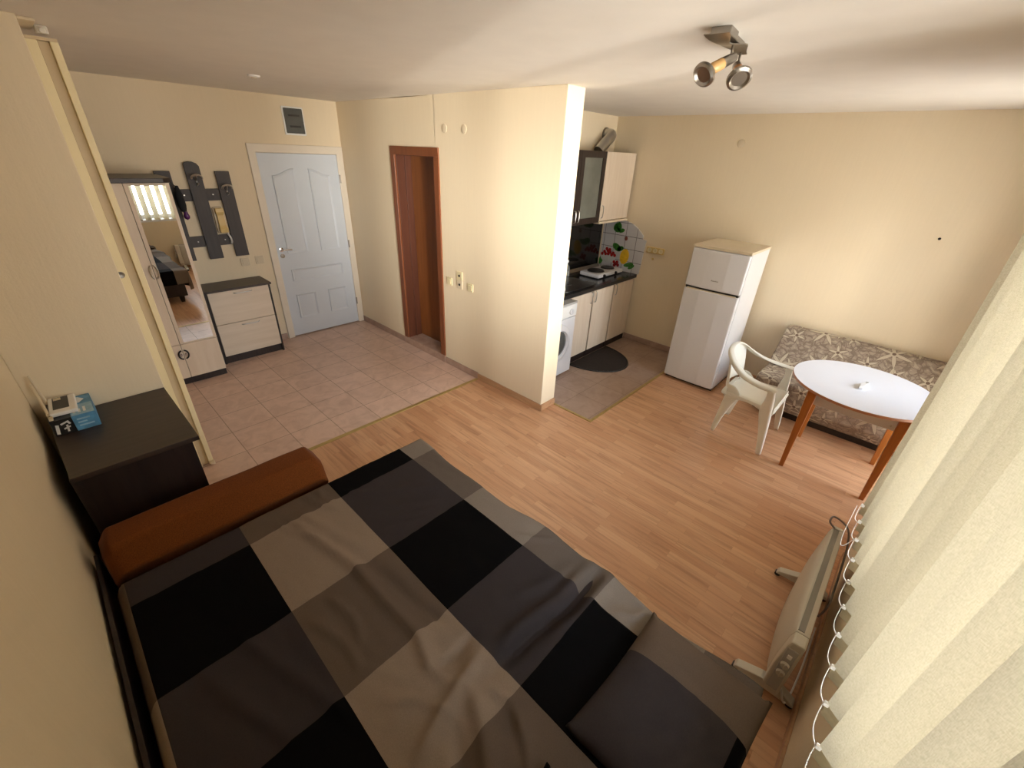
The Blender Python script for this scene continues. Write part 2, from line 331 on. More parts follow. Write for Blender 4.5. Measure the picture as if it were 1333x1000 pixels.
# ------------------------------------------------------------------ mesh helpers
WL = {}
class MB:
    def __init__(s): s.bm = bmesh.new(); s.mi = 0
    def faces(s, vs, fs, mi=None):
        v = [s.bm.verts.new(p) for p in vs]
        for f in fs:
            try:
                q = s.bm.faces.new([v[i] for i in f]); q.material_index = s.mi if mi is None else mi
            except ValueError: pass
        return s
    def box(s, x0, x1, y0, y1, z0, z1):
        return s.faces([(x0,y0,z0),(x1,y0,z0),(x1,y1,z0),(x0,y1,z0),(x0,y0,z1),(x1,y0,z1),(x1,y1,z1),(x0,y1,z1)],
                       [(3,2,1,0),(4,5,6,7),(0,1,5,4),(1,2,6,5),(2,3,7,6),(3,0,4,7)])
    def prism(s, poly, ax, a0, a1):
        def P(p, a): return {'x': (a, p[0], p[1]), 'y': (p[0], a, p[1]), 'z': (p[0], p[1], a)}[ax]
        n = len(poly)
        return s.faces([P(p, a0) for p in poly] + [P(p, a1) for p in poly],
                       [tuple(range(n-1, -1, -1)), tuple(range(n, 2*n))] + [(i, (i+1) % n, n+(i+1) % n, n+i) for i in range(n)])
    def loft(s, rings, close=True, caps=True):
        k = len(rings[0]); vs = [p for r in rings for p in r]; fs = []
        for i in range(len(rings)-1):
            for j in range(k if close else k-1):
                a, b_ = i*k+j, i*k+(j+1) % k
                fs.append((a, b_, b_+k, a+k))
        if caps and close: fs += [tuple(range(k-1, -1, -1)), tuple(range((len(rings)-1)*k, len(rings)*k))]
        return s.faces(vs, fs)
    def tube(s, pts, r, n=10, ry=None):
        pts = [Vector(p) for p in pts]; rings = []; up = None
        for i, p in enumerate(pts):
            d = (pts[min(i+1, len(pts)-1)] - pts[max(i-1, 0)]).normalized()
            if up is None:
                up = Vector((0, 0, 1)) if abs(d.z) < .9 else Vector((0, 1, 0))
            a = d.cross(up).normalized(); up = a.cross(d).normalized()
            rr = r[i] if isinstance(r, (list, tuple)) else r
            r2 = rr if ry is None else (ry[i] if isinstance(ry, (list, tuple)) else ry)
            rings.append([p + a*rr*math.cos(2*PI*k/n) + up*r2*math.sin(2*PI*k/n) for k in range(n)])
        return s.loft(rings)
    def lathe(s, prof, c, axis=(0, 0, 1), n=32):
        c = Vector(c); ax = Vector(axis).normalized(); u = ax.orthogonal().normalized(); w = ax.cross(u)
        rings = [[c + ax*h + (u*math.cos(2*PI*k/n) + w*math.sin(2*PI*k/n))*max(r, 1e-5) for k in range(n)] for r, h in prof]
        return s.loft(rings)
    def rot(s, ang, axis, c):
        bmesh.ops.rotate(s.bm, verts=s.bm.verts, cent=c, matrix=Matrix.Rotation(ang, 3, axis)); return s
    def build(s, name, mats, parent=None, bevel=0, smooth=False, seg=2, loc=None):
        me = bpy.data.meshes.new(name)
        off = WL[parent] if parent is not None else (Vector(loc) if loc is not None else Vector())
        bmesh.ops.remove_doubles(s.bm, verts=s.bm.verts, dist=1e-6)
        bmesh.ops.recalc_face_normals(s.bm, faces=s.bm.faces)
        bmesh.ops.translate(s.bm, verts=s.bm.verts, vec=-off)
        s.bm.to_mesh(me); s.bm.free()
        o = bpy.data.objects.new(name, me); COL.objects.link(o)
        for k in (mats if isinstance(mats, (list, tuple)) else [mats]): me.materials.append(M[k] if isinstance(k, str) else k)
        if parent is not None: o.parent = parent
        elif loc is not None: o.location = loc
        WL[o] = off
        if smooth:
            for p in me.polygons: p.use_smooth = True
        if bevel:
            b = o.modifiers.new('bevel', 'BEVEL'); b.width = bevel; b.segments = seg; b.limit_method = 'ANGLE'; b.angle_limit = math.radians(40)
            b.harden_normals = False
        if smooth and bevel == 0 and smooth != 'all':
            me.set_sharp_from_angle(angle=math.radians(45)) if hasattr(me, 'set_sharp_from_angle') else None
        return o
def thing(name, loc, label, cat, group=None):
    o = bpy.data.objects.new(name, None); COL.objects.link(o); o.location = loc; o.empty_display_size = .05
    WL[o] = Vector(loc); o['label'] = label; o['category'] = cat
    if group: o['group'] = group
    return o
def tag(o, label, cat, group=None):
    o['label'] = label; o['category'] = cat
    if group: o['group'] = group
    return o
def struct(o): o['kind'] = 'structure'; return o
def bez(p0, p1, p2, p3, n=10):
    p0, p1, p2, p3 = map(Vector, (p0, p1, p2, p3))
    return [((1-t)**3)*p0 + 3*((1-t)**2)*t*p1 + 3*(1-t)*t*t*p2 + t**3*p3 for t in [i/n for i in range(n+1)]]
def smoothpath(pts, n=6):
    pts = [Vector(p) for p in pts]; out = []
    for i in range(len(pts)-1):
        p0, p1, p2, p3 = pts[max(i-1, 0)], pts[i], pts[i+1], pts[min(i+2, len(pts)-1)]
        for k in range(n):
            t = k/n
            out.append(.5*((2*p1)+(-p0+p2)*t+(2*p0-5*p1+4*p2-p3)*t*t+(-p0+3*p1-3*p2+p3)*t**3))
    return out+[pts[-1]]

# ------------------------------------------------------------------ room shell
m = MB(); m.prism([(XL, YBACK-.3), (XW, YBACK-.3), (XW, YT2), (XP2-.005, YT2), (XP2-.005, YE+.05), (XP+.02, YE+.05), (XP+.02, YT), (XL, YT)], 'z', -.1, 0)
struct(m.build('floor', 'laminate'))
struct(MB().box(XL, XP+.25, YT, YD+.2, -.1, 0).build('floor_hall', 'tile_hall'))
struct(MB().box(XP2-.005, XW, YT2, YK, -.1, .001).build('floor_kitchen', 'tile_kitchen'))
struct(MB().box(XL-.2, XW+.2, YBACK-.3, YD+.2, H, H+.15).build('ceiling', 'ceiling'))
struct(MB().box(XL-.2, XL, YWIN-.3, YD+.2, -.1, H).build('wall_left', 'wall_y'))
struct(MB().box(XW, XW+.2, YBACK-.3, YD+.2, -.1, H).build('wall_right', 'wall_y'))
struct(MB().box(XL, .184, 3.702, 4.06, 0, H).build('wall_stub', 'wall_x', bevel=.004))
struct(MB().box(XP2, XW, YK, YK+.12, 0, H).build('wall_kitchen', 'wall_x'))
# entry wall round the entrance door
EX0, EX1, EZ = 1.735, 2.622, 2.045
m = MB(); m.box(XL, EX0, YD, YD+.2, 0, H); m.box(EX1, XP+.2, YD, YD+.2, 0, H); m.box(EX0, EX1, YD, YD+.2, EZ, H); m.box(EX0, EX1, YD+.06, YD+.2, 0, EZ)
struct(m.build('wall_entry', 'wall_x'))
# partition with the bathroom doorway
BY0, BY1, BZ0, BZ1 = 4.215, 4.89, .085, 2.09
m = MB(); m.box(XP, XP2, YE, BY0, 0, H); m.box(XP, XP2, BY1, YD, 0, H); m.box(XP, XP2, BY0, BY1, BZ1, H)
struct(m.build('wall_partition', 'wall_y', bevel=.005))
struct(MB().box(XP+.004, XP2+.3, BY0-.03, BY1+.03, 0, BZ0).build('floor_step', 'skirt_tile'))
# window wall: parapet, head, piers
x0, x1, z0, z1 = WIN
m = MB(); m.box(XL, 2.75, 0.0, YWIN, 0, z0); m.box(XL, 2.75, 0.0, YWUP, z1, H); m.box(XL, x0, 0.0, YWUP, z0, z1); m.box(x1, 2.75, 0.0, YWUP, z0, z1)
m.box(2.75, 2.95, YBACK-.28, YWUP, 0, H)
struct(m.build('wall_window', 'wall_x'))
a0, a1, b0, b1 = DOOR
m = MB(); m.box(2.95, a0+.001, YBACK-.28, YBACK, 0, H); m.box(a1, XW, YBACK-.28, YBACK, 0, H); m.box(a0, a1, YBACK-.28, YBACK, b1, H); m.box(a0, a1, YBACK-.28, YBACK, 0, b0)
struct(m.build('wall_balcony', 'wall_x'))
struct(MB().box(2.60, 2.80, -6.2, YBACK-.30, -.4, 3.2).build('wall_glare_blocker', 'ceiling'))  # unseen wall, added to keep the sky glare out of the balcony door
def framed(name, x0, x1, z0, z1, y, bars, hbars=()):
    f = MB(); t = .06
    f.box(x0, x1, y, y+.06, z0, z0+t); f.box(x0, x1, y, y+.06, z1-t, z1); f.box(x0, x0+t, y, y+.06, z0+t, z1-t); f.box(x1-t, x1, y, y+.06, z0+t, z1-t)
    for b in bars: f.box(b-.05, b+.05, y-.004, y+.064, z0+t, z1-t)
    for h in hbars: f.box(x0+t, x1-t, y-.002, y+.062, h-.04, h+.04)
    o = struct(f.build(name, 'enamel', bevel=.004))
    g = MB().box(x0+t, x1-t, y+.027, y+.033, z0+t, z1-t).build('glass_pane', 'glass', o)
    return o
w1 = framed('window_1', x0, x1, z0, z1, .06, (1.2,))
MB().box(x0, x1, .12, YWIN+.012, z0-.03, z0+.006).build('window_sill', 'enamel', w1, bevel=.004)
framed('window_2', a0, a1, b0, b1, YBACK-.22, ((a0+a1)/2,), (.9,))

# skirtings and thresholds
sk = .072
struct(MB().box(XP-.012, XP, YT, BY0-.05, 0, sk).build('baseboard_hall_near', 'skirt_tile', bevel=.003))
struct(MB().box(XP-.012, XP, BY1+.05, YD, 0, sk).build('baseboard_hall_far', 'skirt_tile', bevel=.003))
struct(MB().box(XP-.016, XP+.004, BY0-.05, BY1+.05, 0, BZ0).build('trim_3', 'skirt_tile', bevel=.003))
struct(MB().box(XP-.014, XP, YE-.014, YT, 0, .065).box(XP-.014, XP2, YE-.014, YE, 0, .065).build('baseboard_partition', 'skirt_wood', bevel=.004))
struct(MB().box(1.515, 1.665, YD-.012, YD, 0, sk).build('baseboard_entry', 'skirt_tile', bevel=.003))
struct(MB().box(XW-.012, XW, YT2, 3.19, .0, .075).build('baseboard_kitchen', 'skirt_tile', bevel=.003))
struct(MB().box(XW-.014, XW, YBACK, YT2, .0, .065).build('baseboard_right', 'skirt_wood', bevel=.004))
struct(MB().box(XL, 2.75, YWIN, YWIN+.013, 0, .06).build('baseboard_window', 'skirt_wood', bevel=.004))
struct(MB().box(XL, XL+.012, YWIN+.013, 3.702, 0, .06).build('baseboard_left', 'skirt_wood', bevel=.004))
struct(MB().box(.2, XP-.014, YT-.018, YT+.018, 0, .005).build('trim_1', 'strip', bevel=.002))
struct(MB().box(XP2-.02, XW-.014, YT2-.013, YT2+.013, 0, .006).box(XP2-.02, XP2+.006, YT2, YE-.014, 0, .006).build('trim_2', 'strip', bevel=.002))

# entrance door
f = MB(); yf = YD-.022
f.box(1.672, EX0+.012, yf, YD+.05, 0, EZ+.0); f.box(EX1-.012, 2.688, yf, YD+.05, 0, EZ); f.box(1.672, 2.688, yf, YD+.05, EZ-.012, 2.115)
d1 = struct(f.build('door_1', 'cream_trim', bevel=.006))
m = MB(); m.box(EX0+.012, EX1-.012, YD-.008, YD+.035, .012, EZ-.014)
leaf = m.build('door_leaf', 'white_paint', d1, bevel=.002)
yl = YD-.008
def panel_ring(poly, w=.026, d=.012):
    """raised moulding following a closed outline in the x-z plane"""
    n = len(poly); cx = sum(p[0] for p in poly)/n; cz = sum(p[1] for p in poly)/n; mm = MB()
    def inset(k):
        res = []
        for i, p in enumerate(poly):
            a, b = Vector(poly[i-1]), Vector(poly[(i+1) % n]); q = Vector(p)
            t1 = (q-a).normalized(); t2 = (b-q).normalized(); nn = Vector((-(t1.y+t2.y), t1.x+t2.x)).normalized()
            if nn.dot(Vector((cx, cz))-q) < 0: nn = -nn
            c = max(.6, t1.dot(t2)*.5+.5) ; res.append(q+nn*k/math.sqrt(c))
        return res
    prof = [(0, 0), (.004, d), (w*.5, d*.7), (w, 0)]
    rings = [[(p.x, yl-h, p.y) for p in inset(k)] for k, h in prof]
    mm.loft([r for r in rings], close=True, caps=False)
    return mm
def arch_panel(xa, xb, za, zb, rise, flip):
    pts = [(xa, za), (xb, za)]
    N = 10
    for i in range(N+1):
        t = i/N; s = t*t*(3-2*t)
        pts.append((xb+(xa-xb)*t, zb-rise+rise*(math.sin(PI*min(1, t*1.0)))**1.0 * 1.0 if not flip else zb))
    return pts
def cathedral(xa, xb, za, zb, low, inner_right):
    pts = [(xa, za), (xb, za)]; N = 12
    for i in range(N+1):
        t = i/N; tt = t if inner_right else 1-t          # t from xb to xa ; highest toward the door middle
        h = zb-low*(1-math.cos(PI*tt))/2
        pts.append((xb+(xa-xb)*t, h))
    return pts
panel_ring(cathedral(1.86, 2.10, 1.00, 1.89, .07, True)).build('upper_panel', 'white_paint', leaf, smooth=True)
panel_ring(cathedral(2.255, 2.495, 1.00, 1.89, .07, False)).build('upper_panel', 'white_paint', leaf, smooth=True)
panel_ring([(1.86, .68), (2.495, .68), (2.495, .82), (1.86, .82)]).build('middle_panel', 'white_paint', leaf)
panel_ring([(1.86, .22), (2.10, .22), (2.10, .52), (1.86, .52)]).build('lower_panel', 'white_paint', leaf)
panel_ring([(2.255, .22), (2.495, .22), (2.495, .52), (2.255, .52)]).build('lower_panel', 'white_paint', leaf)
hd = MB(); hd.lathe([(.024, 0), (.024, .008), (.010, .012), (.010, .045)], (1.80, yl, 1.055), (0, -1, 0), 20)
hd.tube([(1.80, yl-.045, 1.055), (1.83, yl-.048, 1.057), (1.90, yl-.046, 1.052)], [.010, .009, .007], 10)
hd.build('door_handle', 'chrome', leaf, smooth=True)
MB().lathe([(.024, 0), (.023, .009), (.008, .010), (.007, .013)], (1.80, yl, .985), (0, -1, 0), 20).build('lock_rosette', 'nickel', leaf, smooth=True)
for z in (1.78, 1.04, .30): MB().lathe([(.010, 0), (.010, .09)], (2.618, yl-.008, z-.045), (0, 0, 1), 10).build('hinge', 'nickel', d1, smooth=True)

# bathroom door
f = MB(); c0 = XP-.016
f.box(c0, XP+.006, BY0-.055, BY0+.015, BZ0, BZ1-.015); f.box(c0, XP+.006, BY1-.015, BY1+.055, BZ0, BZ1-.015); f.box(c0, XP+.006, BY0-.055, BY1+.055, BZ1-.015, BZ1+.06)
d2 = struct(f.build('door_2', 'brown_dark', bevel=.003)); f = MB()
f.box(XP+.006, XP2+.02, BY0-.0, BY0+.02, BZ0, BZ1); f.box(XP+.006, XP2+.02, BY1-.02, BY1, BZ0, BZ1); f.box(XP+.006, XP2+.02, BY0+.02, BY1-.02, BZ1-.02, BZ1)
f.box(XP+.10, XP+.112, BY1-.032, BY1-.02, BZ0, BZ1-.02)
f.build('jamb_lining', 'brown_jamb', d2, bevel=.002)  # lining coloured darker than the frame and leaf
MB().box(XP2-.018, XP2+.018, BY0+.02, BY1-.02, BZ0+.004, BZ1-.02).build('door_leaf', 'brown_door', d2, bevel=.002)

# ------------------------------------------------------------------ wall fittings
def rounded(x0, x1, z0, z1, r, n=4):
    pts = []
    for cx, cz, a in ((x1-r, z0+r, -PI/2), (x1-r, z1-r, 0), (x0+r, z1-r, PI/2), (x0+r, z0+r, PI)):
        for i in range(n+1): pts.append((cx+r*math.cos(a+PI/2*i/n), cz+r*math.sin(a+PI/2*i/n)))
    return pts
# electric box
r = thing('fuse_box', (2.195, YD, 2.33), 'white framed fuse box with smoky window on the wall above the entrance door', 'fuse box')
MB().prism(rounded(2.085, 2.305, 2.205, 2.465, .012), 'y', YD-.018, YD).build('frame', 'white_plastic', r, bevel=.004)
MB().prism(rounded(2.098, 2.292, 2.222, 2.450, .008), 'y', YD-.023, YD-.018).build('cover_window', 'dark_glass', r, bevel=.002)
for z in (2.385, 2.285):
    MB().box(2.14, 2.255, YD-.0255, YD-.023, z-.009, z+.009).build('breaker_row', 'black_plastic', r)
def plate(axis, u, z, face, w, h, name, label, cat, group, mat='ivory_plastic', kind='switch'):
    """square wall fitting; axis 'y' = on a wall facing -y, 'x' = on a wall facing -x"""
    def tr(poly, d0, d1):
        mm = MB()
        mm.prism(poly, axis, face-d1, face-d0); return mm
    loc = (face, u, z) if axis == 'x' else (u, face, z)
    r = thing(name, loc, label, cat, group)
    tr(rounded(u-w/2, u+w/2, z-h/2, z+h/2, .008), 0, .010).build('plate', mat, r, bevel=.003)
    if kind == 'switch': tr(rounded(u-w*.32, u+w*.32, z-h*.32, z+h*.32, .005), .010, .015).build('rocker', mat, r, bevel=.002)
    elif kind == 'socket':
        dirv = (-1, 0, 0) if axis == 'x' else (0, -1, 0)
        c = (face-.010, u, z) if axis == 'x' else (u, face-.010, z)
        MB().lathe([(.021, 0), (.021, .004), (.016, .004), (.014, .001)], c, dirv, 20).build('socket_well', 'yellow_plastic' if mat == 'yellow_plastic' else mat, r, smooth=True)
    elif kind == 'dark':
        dirv = (-1, 0, 0) if axis == 'x' else (0, -1, 0)
        c = (face-.010, u, z) if axis == 'x' else (u, face-.010, z)
        MB().lathe([(.013, 0), (.012, .003), (.001, .003)], c, dirv, 16).build('jack', 'black_plastic', r, smooth=True)
    return r
plate('y', 1.405, .972, YD, .085, .085, 'light_switch', 'cream light switch below the right plank of the coat rack', 'switch', None, 'ivory_light')
plate('y', 1.552, .975, YD, .085, .085, 'light_switch', 'cream light switch nearest the entrance door frame', 'switch', None, 'ivory_light')
plate('x', 4.055, .958, XP, .08, .08, 'light_switch', 'cream light switch on the partition right beside the brown door', 'switch', None)
plate('x', 3.895, 1.045, XP, .082, .085, 'wall_socket', 'upper of two stacked ivory outlets on the partition, with a small dark hole', 'socket', None, kind='dark')
plate('x', 3.893, .957, XP, .082, .085, 'wall_socket', 'lower of two stacked pale outlets on the partition, with a dark jack', 'socket', None, 'ivory_light', kind='dark')
plate('x', 3.735, .960, XP, .08, .08, 'light_switch', 'cream light switch on the partition farthest from the brown door', 'switch', None)
# triple socket beside the kitchen
r = thing('triple_socket', (XW, 2.965, 1.18), 'yellowed strip of three sockets on the wall beside the tiled splashback', 'socket')
MB().prism(rounded(2.86, 3.085, 1.145, 1.218, .01), 'x', XW-.014, XW).build('plate', 'yellow_plastic', r, bevel=.004)
for y in (2.90, 2.972, 3.045):
    MB().lathe([(.027, 0), (.027, .005), (.021, .005), (.018, .001)], (XW-.014, y, 1.181), (-1, 0, 0), 20).build('socket_well', 'ivory_plastic', r, smooth=True)
r = tag(MB().lathe([(.014, 0), (.014, .01), (.006, .012)], (XW, 2.985, 1.083), (-1, 0, 0), 14).build('wall_plug', 'yellow_plastic', loc=None, smooth=True), 'small yellowed round plug on the wall just below the triple socket', 'wall plug')
def cap(name, c, ax, label, rad=.036, mat='ivory_light', cat='cover'):
    return tag(MB().lathe([(rad, 0), (rad*.98, .004), (rad*.7, .007), (.001, .008)], c, ax, 28).build(name, mat, loc=c, smooth=True), label, cat)
cap('junction_cover', (XP, 4.07, 2.30), (-1, 0, 0), 'round cream junction cover directly above the brown door frame')
cap('junction_cover', (XP, 3.81, 2.295), (-1, 0, 0), 'round cream junction cover on the partition right of the brown door')
cap('junction_cover', (XW, 2.314, 2.309), (-1, 0, 0), 'round cream junction cover high on the wall above the fridge')
cap('wall_hole_cover', (XW, .592, 1.669), (-1, 0, 0), 'small dark spot on the bare wall above the floral sofa', .010, 'black_plastic', 'wall plug')
r = thing('ceiling_cover', (1.405, 4.646, H), 'small white round fitting on the ceiling above the hall tiles', 'ceiling fitting')
MB().lathe([(.042, 0), (.040, .008), (.030, .012), (.001, .013)], (1.405, 4.646, H), (0, 0, -1), 28).build('rim', 'white_plastic', r, smooth=True)
MB().lathe([(.020, .013), (.018, .018), (.001, .019)], (1.405, 4.646, H), (0, 0, -1), 20).build('cap', 'ivory_light', r, smooth=True)

# ------------------------------------------------------------------ coat rack with intercom
r = thing('coat_rack', (1.12, YD, 1.45), 'dark grey brown plank coat rack on the wall between wardrobe and entrance door', 'coat rack')
for x0_, x1_, z0_, z1_, nm in ((.83, 1.33, 1.595, 1.702, 0), (.83, 1.40, 1.168, 1.272, 0)):
    MB().box(x0_, x1_, YD-.018, YD, z0_, z1_).build('crossboard', 'rack', r, bevel=.002)
MB().box(.845, .968, YD-.036, YD-.018, 1.045, 1.858).build('plank', 'rack', r, bevel=.003)
MB().box(1.33, 1.455, YD-.036, YD-.018, 1.045, 1.858).build('plank', 'rack', r, bevel=.003)
MB().prism([(1.088, 1.043), (1.212, 1.043), (1.212, 1.90), (1.195, 1.925), (1.165, 1.938), (1.13, 1.94), (1.10, 1.932), (1.088, 1.915)], 'y', YD-.036, YD-.018).build('plank', 'rack', r, bevel=.003)
for x, z in ((1.03, 1.65), (1.27, 1.65), (1.03, 1.22), (1.27, 1.22)):
    MB().lathe([(.006, 0), (.006, .003)], (x, YD-.018, z), (0, -1, 0), 12).build('screw', 'steel', r)
for x, z in ((1.155, 1.80), (1.392, 1.71)):
    h = MB(); yb = YD-.036
    h.tube(smoothpath([(x-.045, yb-.045, z-.005), (x-.035, yb-.055, z+.018), (x, yb-.058, z+.030), (x+.035, yb-.055, z+.018), (x+.045, yb-.045, z-.005)]), .009, 8)
    h.tube(smoothpath([(x, yb, z-.02), (x, yb-.03, z-.01), (x, yb-.055, z+.026)]), .007, 8)
    h.tube(smoothpath([(x, yb, z-.03), (x, yb-.02, z-.05), (x, yb-.045, z-.055), (x, yb-.055, z-.04)]), .006, 8)
    h.tube([(x, yb+.001, z-.065), (x, yb-.008, z-.065), (x, yb-.008, z-.005), (x, yb+.001, z-.005)], .007, 8)
    h.build('coat_hook', 'steel', r, smooth=True)
r = thing('intercom_handset', (1.285, YD, 1.40), 'yellowed intercom handset on the wall between two coat rack planks', 'intercom')
MB().prism(rounded(1.225, 1.325, 1.285, 1.535, .018), 'y', YD-.03, YD).build('base', 'ivory_light', r, bevel=.006)
h = MB(); h.loft([[(x, y, z) for x, y in ((1.243-e_, YD-.031), (1.307+e_, YD-.031), (1.307+e_, YD-.05-d_), (1.243-e_, YD-.05-d_))] for z, e_, d_ in ((1.293, .004, .014), (1.33, .006, .018), (1.36, 0, .004), (1.46, 0, .004), (1.49, .006, .018), (1.527, .004, .014))])
h.build('handset', 'yellow_plastic', r, bevel=.006)
h = MB(); pts = []
for i in range(90):
    t = i/89; a = t*2*PI*13; cx_ = 1.30+.02*math.sin(t*2.4); cz_ = 1.285-.105*t
    pts.append((cx_+.008*math.cos(a), YD-.045+.008*math.sin(a), cz_))
h.tube(pts, .0032, 6); h.build('coiled_cord', 'white_plastic', r, smooth=True)
r = thing('hanging_umbrella', (.975, YD-.09, 1.50), 'dark folded umbrella with a glossy purple handle hanging beside the wardrobe', 'umbrella')
MB().tube([(.975, YD-.09, 1.74), (.972, YD-.09, 1.66), (.975, YD-.09, 1.57), (.98, YD-.09, 1.515)], [.012, .032, .034, .02], 14).build('canopy', 'black_cloth', r, smooth=True)
MB().lathe([(.004, -.045), (.022, -.03), (.026, -.01), (.017, .015), (.016, .03)], (.985, YD-.09, 1.485), (0, 0, 1), 18).build('handle', 'purple', r, smooth=True)
MB().tube(smoothpath([(.975, YD-.09, 1.72), (.955, YD-.08, 1.75), (.94, YD-.037, 1.77)]), .003, 6).build('strap', 'black_cloth', r)

# ------------------------------------------------------------------ wardrobe
def pull(cx, cy, cz, length, axis, mat, parent, out=.03, name='handle', r=.006):
    """arched bar handle facing -y"""
    d = Vector((length/2, 0, 0)) if axis == 'x' else Vector((0, 0, length/2)); c = Vector((cx, cy, cz)); o = Vector((0, -out, 0))
    MB().tube(smoothpath([c-d, c-d*.85+o*.8, c-d*.4+o, c+d*.4+o, c+d*.85+o*.8, c+d], 4), r, 8).build(name, mat, parent, smooth=True)
r = thing('wardrobe', (.37, 5.70, 0), 'tall pale wood wardrobe with mirror door standing against the entry wall', 'wardrobe')
wx0, wx1, wy0, wy1 = -.10, .838, 5.44, 5.975
m = MB(); m.box(wx0, wx0+.018, wy0, wy1, .07, 1.80); m.box(wx1-.018, wx1, wy0, wy1, .07, 1.80); m.box(wx0+.018, wx1-.018, wy1-.01, wy1, .07, 1.80); m.box(wx0+.018, wx1-.018, wy0, wy1-.01, .07, .09); m.box(wx0+.018, wx1-.018, wy0, wy1-.01, .40, .418); m.box(.525, .543, wy0, wy1-.01, .09, 1.80)
m.build('body', 'wenge', r, bevel=.001)
MB().box(wx0, wx1, wy0+.01, wy1, 0, .07).build('plinth', 'wenge', r)
MB().prism([(wx0-.01, 5.395), (.80, 5.395), (.86, 5.43), (.86, 5.90), (.83, 5.90), (.83, wy1), (wx0-.01, wy1)], 'z', 1.80, 1.835).build('top_board', 'wenge_x', r, bevel=.003)
yd0 = 5.42
md = MB().box(.537, .838, yd0, yd0+.018, .418, 1.797).build('mirror_door', 'maple', r, bevel=.001)
MB().box(.566, .812, yd0-.003, yd0, .432, 1.778).build('mirror_glass', 'mirror', md)
dl = MB().box(.22, .533, yd0, yd0+.018, .418, 1.797).build('tall_door', 'maple', r, bevel=.001)
MB().box(wx0, .216, yd0, yd0+.018, .418, 1.797).build('tall_door', 'maple', r, bevel=.001)
db = MB().box(.537, .838, yd0, yd0+.018, .074, .414).build('low_door', 'maple', r, bevel=.001)
dc = MB().box(.22, .533, yd0, yd0+.018, .074, .414).build('low_door', 'maple', r, bevel=.001)
MB().box(wx0, .216, yd0, yd0+.018, .074, .414).build('low_door', 'maple', r, bevel=.001)
for x, s, z, dr in ((.537, 1, 1.10, md), (.533, -1, 1.10, dl), (.537, 1, .315, db), (.533, -1, .315, dc)):
    h = MB(); N = 10
    rx_, rz_ = (.030, .042) if z < .6 else (.018, .055)
    outer = [(x+s*(.003+rx_*math.sin(PI*i/N)), z-rz_*math.cos(PI*i/N)) for i in range(N+1)]
    h.tube([(p[0]+s*.004, yd0-.008, p[1]) for p in outer], .007, 8)
    h.build('handle', 'black_plastic' if z < .6 else 'steel', dr, smooth=True)
    if z < .6: MB().lathe([(.012, 0), (.012, .008), (.001, .010)], (x+s*.017, yd0, z), (0, -1, 0), 14).build('handle_insert', 'chrome', dr, smooth=True)

# ------------------------------------------------------------------ shoe cabinet
r = thing('shoe_cabinet', (1.2, 5.82, 0), 'low shoe cabinet with two pale flap drawers and dark top left of the entrance door', 'cabinet')
m = MB(); m.box(.89, .908, 5.675, 5.978, 0, .78); m.box(1.482, 1.50, 5.665, 5.978, 0, .78); m.box(.908, 1.482, 5.96, 5.978, .08, .78); m.box(.908, 1.482, 5.69, 5.96, 0, .085)
m.build('body', 'wenge', r, bevel=.001)
MB().box(.88, 1.512, 5.645, 5.978, .78, .802).build('top_board', 'wenge_x', r, bevel=.003)
for z0_, z1_ in ((.09, .435), (.44, .775)):
    d = MB().box(.91, 1.48, 5.662, 5.68, z0_, z1_).build('flap_drawer', 'maple_x', r, bevel=.001)
    pull(1.225, 5.662, z1_-.03, .17, 'x', 'steel', d, .022, r=.005)

# ------------------------------------------------------------------ folding door stacked at the stub wall
r = thing('folding_door', (.265, 4.0, 0), 'cream folding door stacked upright at the end of the short wall', 'folding door')
def lamina(x0_, x1_, y0_, y1_, name, mat):
    return MB().box(x0_, x1_, y0_, y1_, .012, 2.50).build(name, mat, r, bevel=.003)
lamina(.190, .238, 3.93, 4.03, 'panel', 'fold'); lamina(.280, .31, 3.925, 4.05, 'panel', 'fold')
lamina(.238, .280, 3.95, 4.04, 'hinge_strip', 'fold_tan')
MB().box(.190, .31, 3.93, 4.05, 2.50, 2.512).build('top_edge', 'fold_tan', r)
MB().box(.186, .242, 3.74, 4.0, H-.012, H-.0005).build('top_rail', 'ivory_light', r, bevel=.003)
h = MB(); h.box(.245, .288, 3.90, 3.96, 2.522, H-.001); h.lathe([(.012, 0), (.012, .02)], (.266, 3.90, 2.532), (0, -1, 0), 12)
h.build('carriage', 'hanger', r, bevel=.004)
MB().lathe([(.018, 0), (.018, .004), (.012, .002)], (.206, 3.93, 1.43), (0, -1, 0), 18).build('finger_pull', 'nickel', r, smooth=True)
h = MB(); h.box(.285, .300, 3.905, 3.925, .02, .04); h.lathe([(.008, 0), (.008, .035)], (.306, 3.915, .012), (0, 0, 1), 10); h.build('latch', 'ivory_light', r, bevel=.002)

# ------------------------------------------------------------------ dark cabinet, box, router
r = thing('dark_chest', (-.065, 3.35, 0), 'dark brown wooden chest standing against the short wall behind the bed', 'chest')
MB().box(-.300, .160, 3.035, 3.695, 0, .775).build('body', 'wenge', r, bevel=.002)
MB().prism([(-.292, 3.005), (.190, 3.005), (.181, 3.70), (-.318, 3.70), (-.312, 3.40)], 'z', .775, .80).build('top_board', 'wenge_x', r, bevel=.002)
r = thing('blue_carton', (-.22, 3.57, .80), 'blue and black printed cardboard carton on top of the dark chest', 'box')
bx0, bx1, by0, by1, bz0, bz1 = -.304, -.134, 3.449, 3.695, .80, .884
MB().box(bx0, -.225, by0, by1, bz0, bz1).build('black_half', 'black_plastic', r, bevel=.001)
MB().box(-.225, bx1, by0, by1, bz0, bz1).build('blue_half', 'blue_card', r, bevel=.001)
MB().box(-.222, bx1-.003, by0+.004, by0+.13, bz1, bz1+.0008).build('printed_label', 'blue_card2', r)
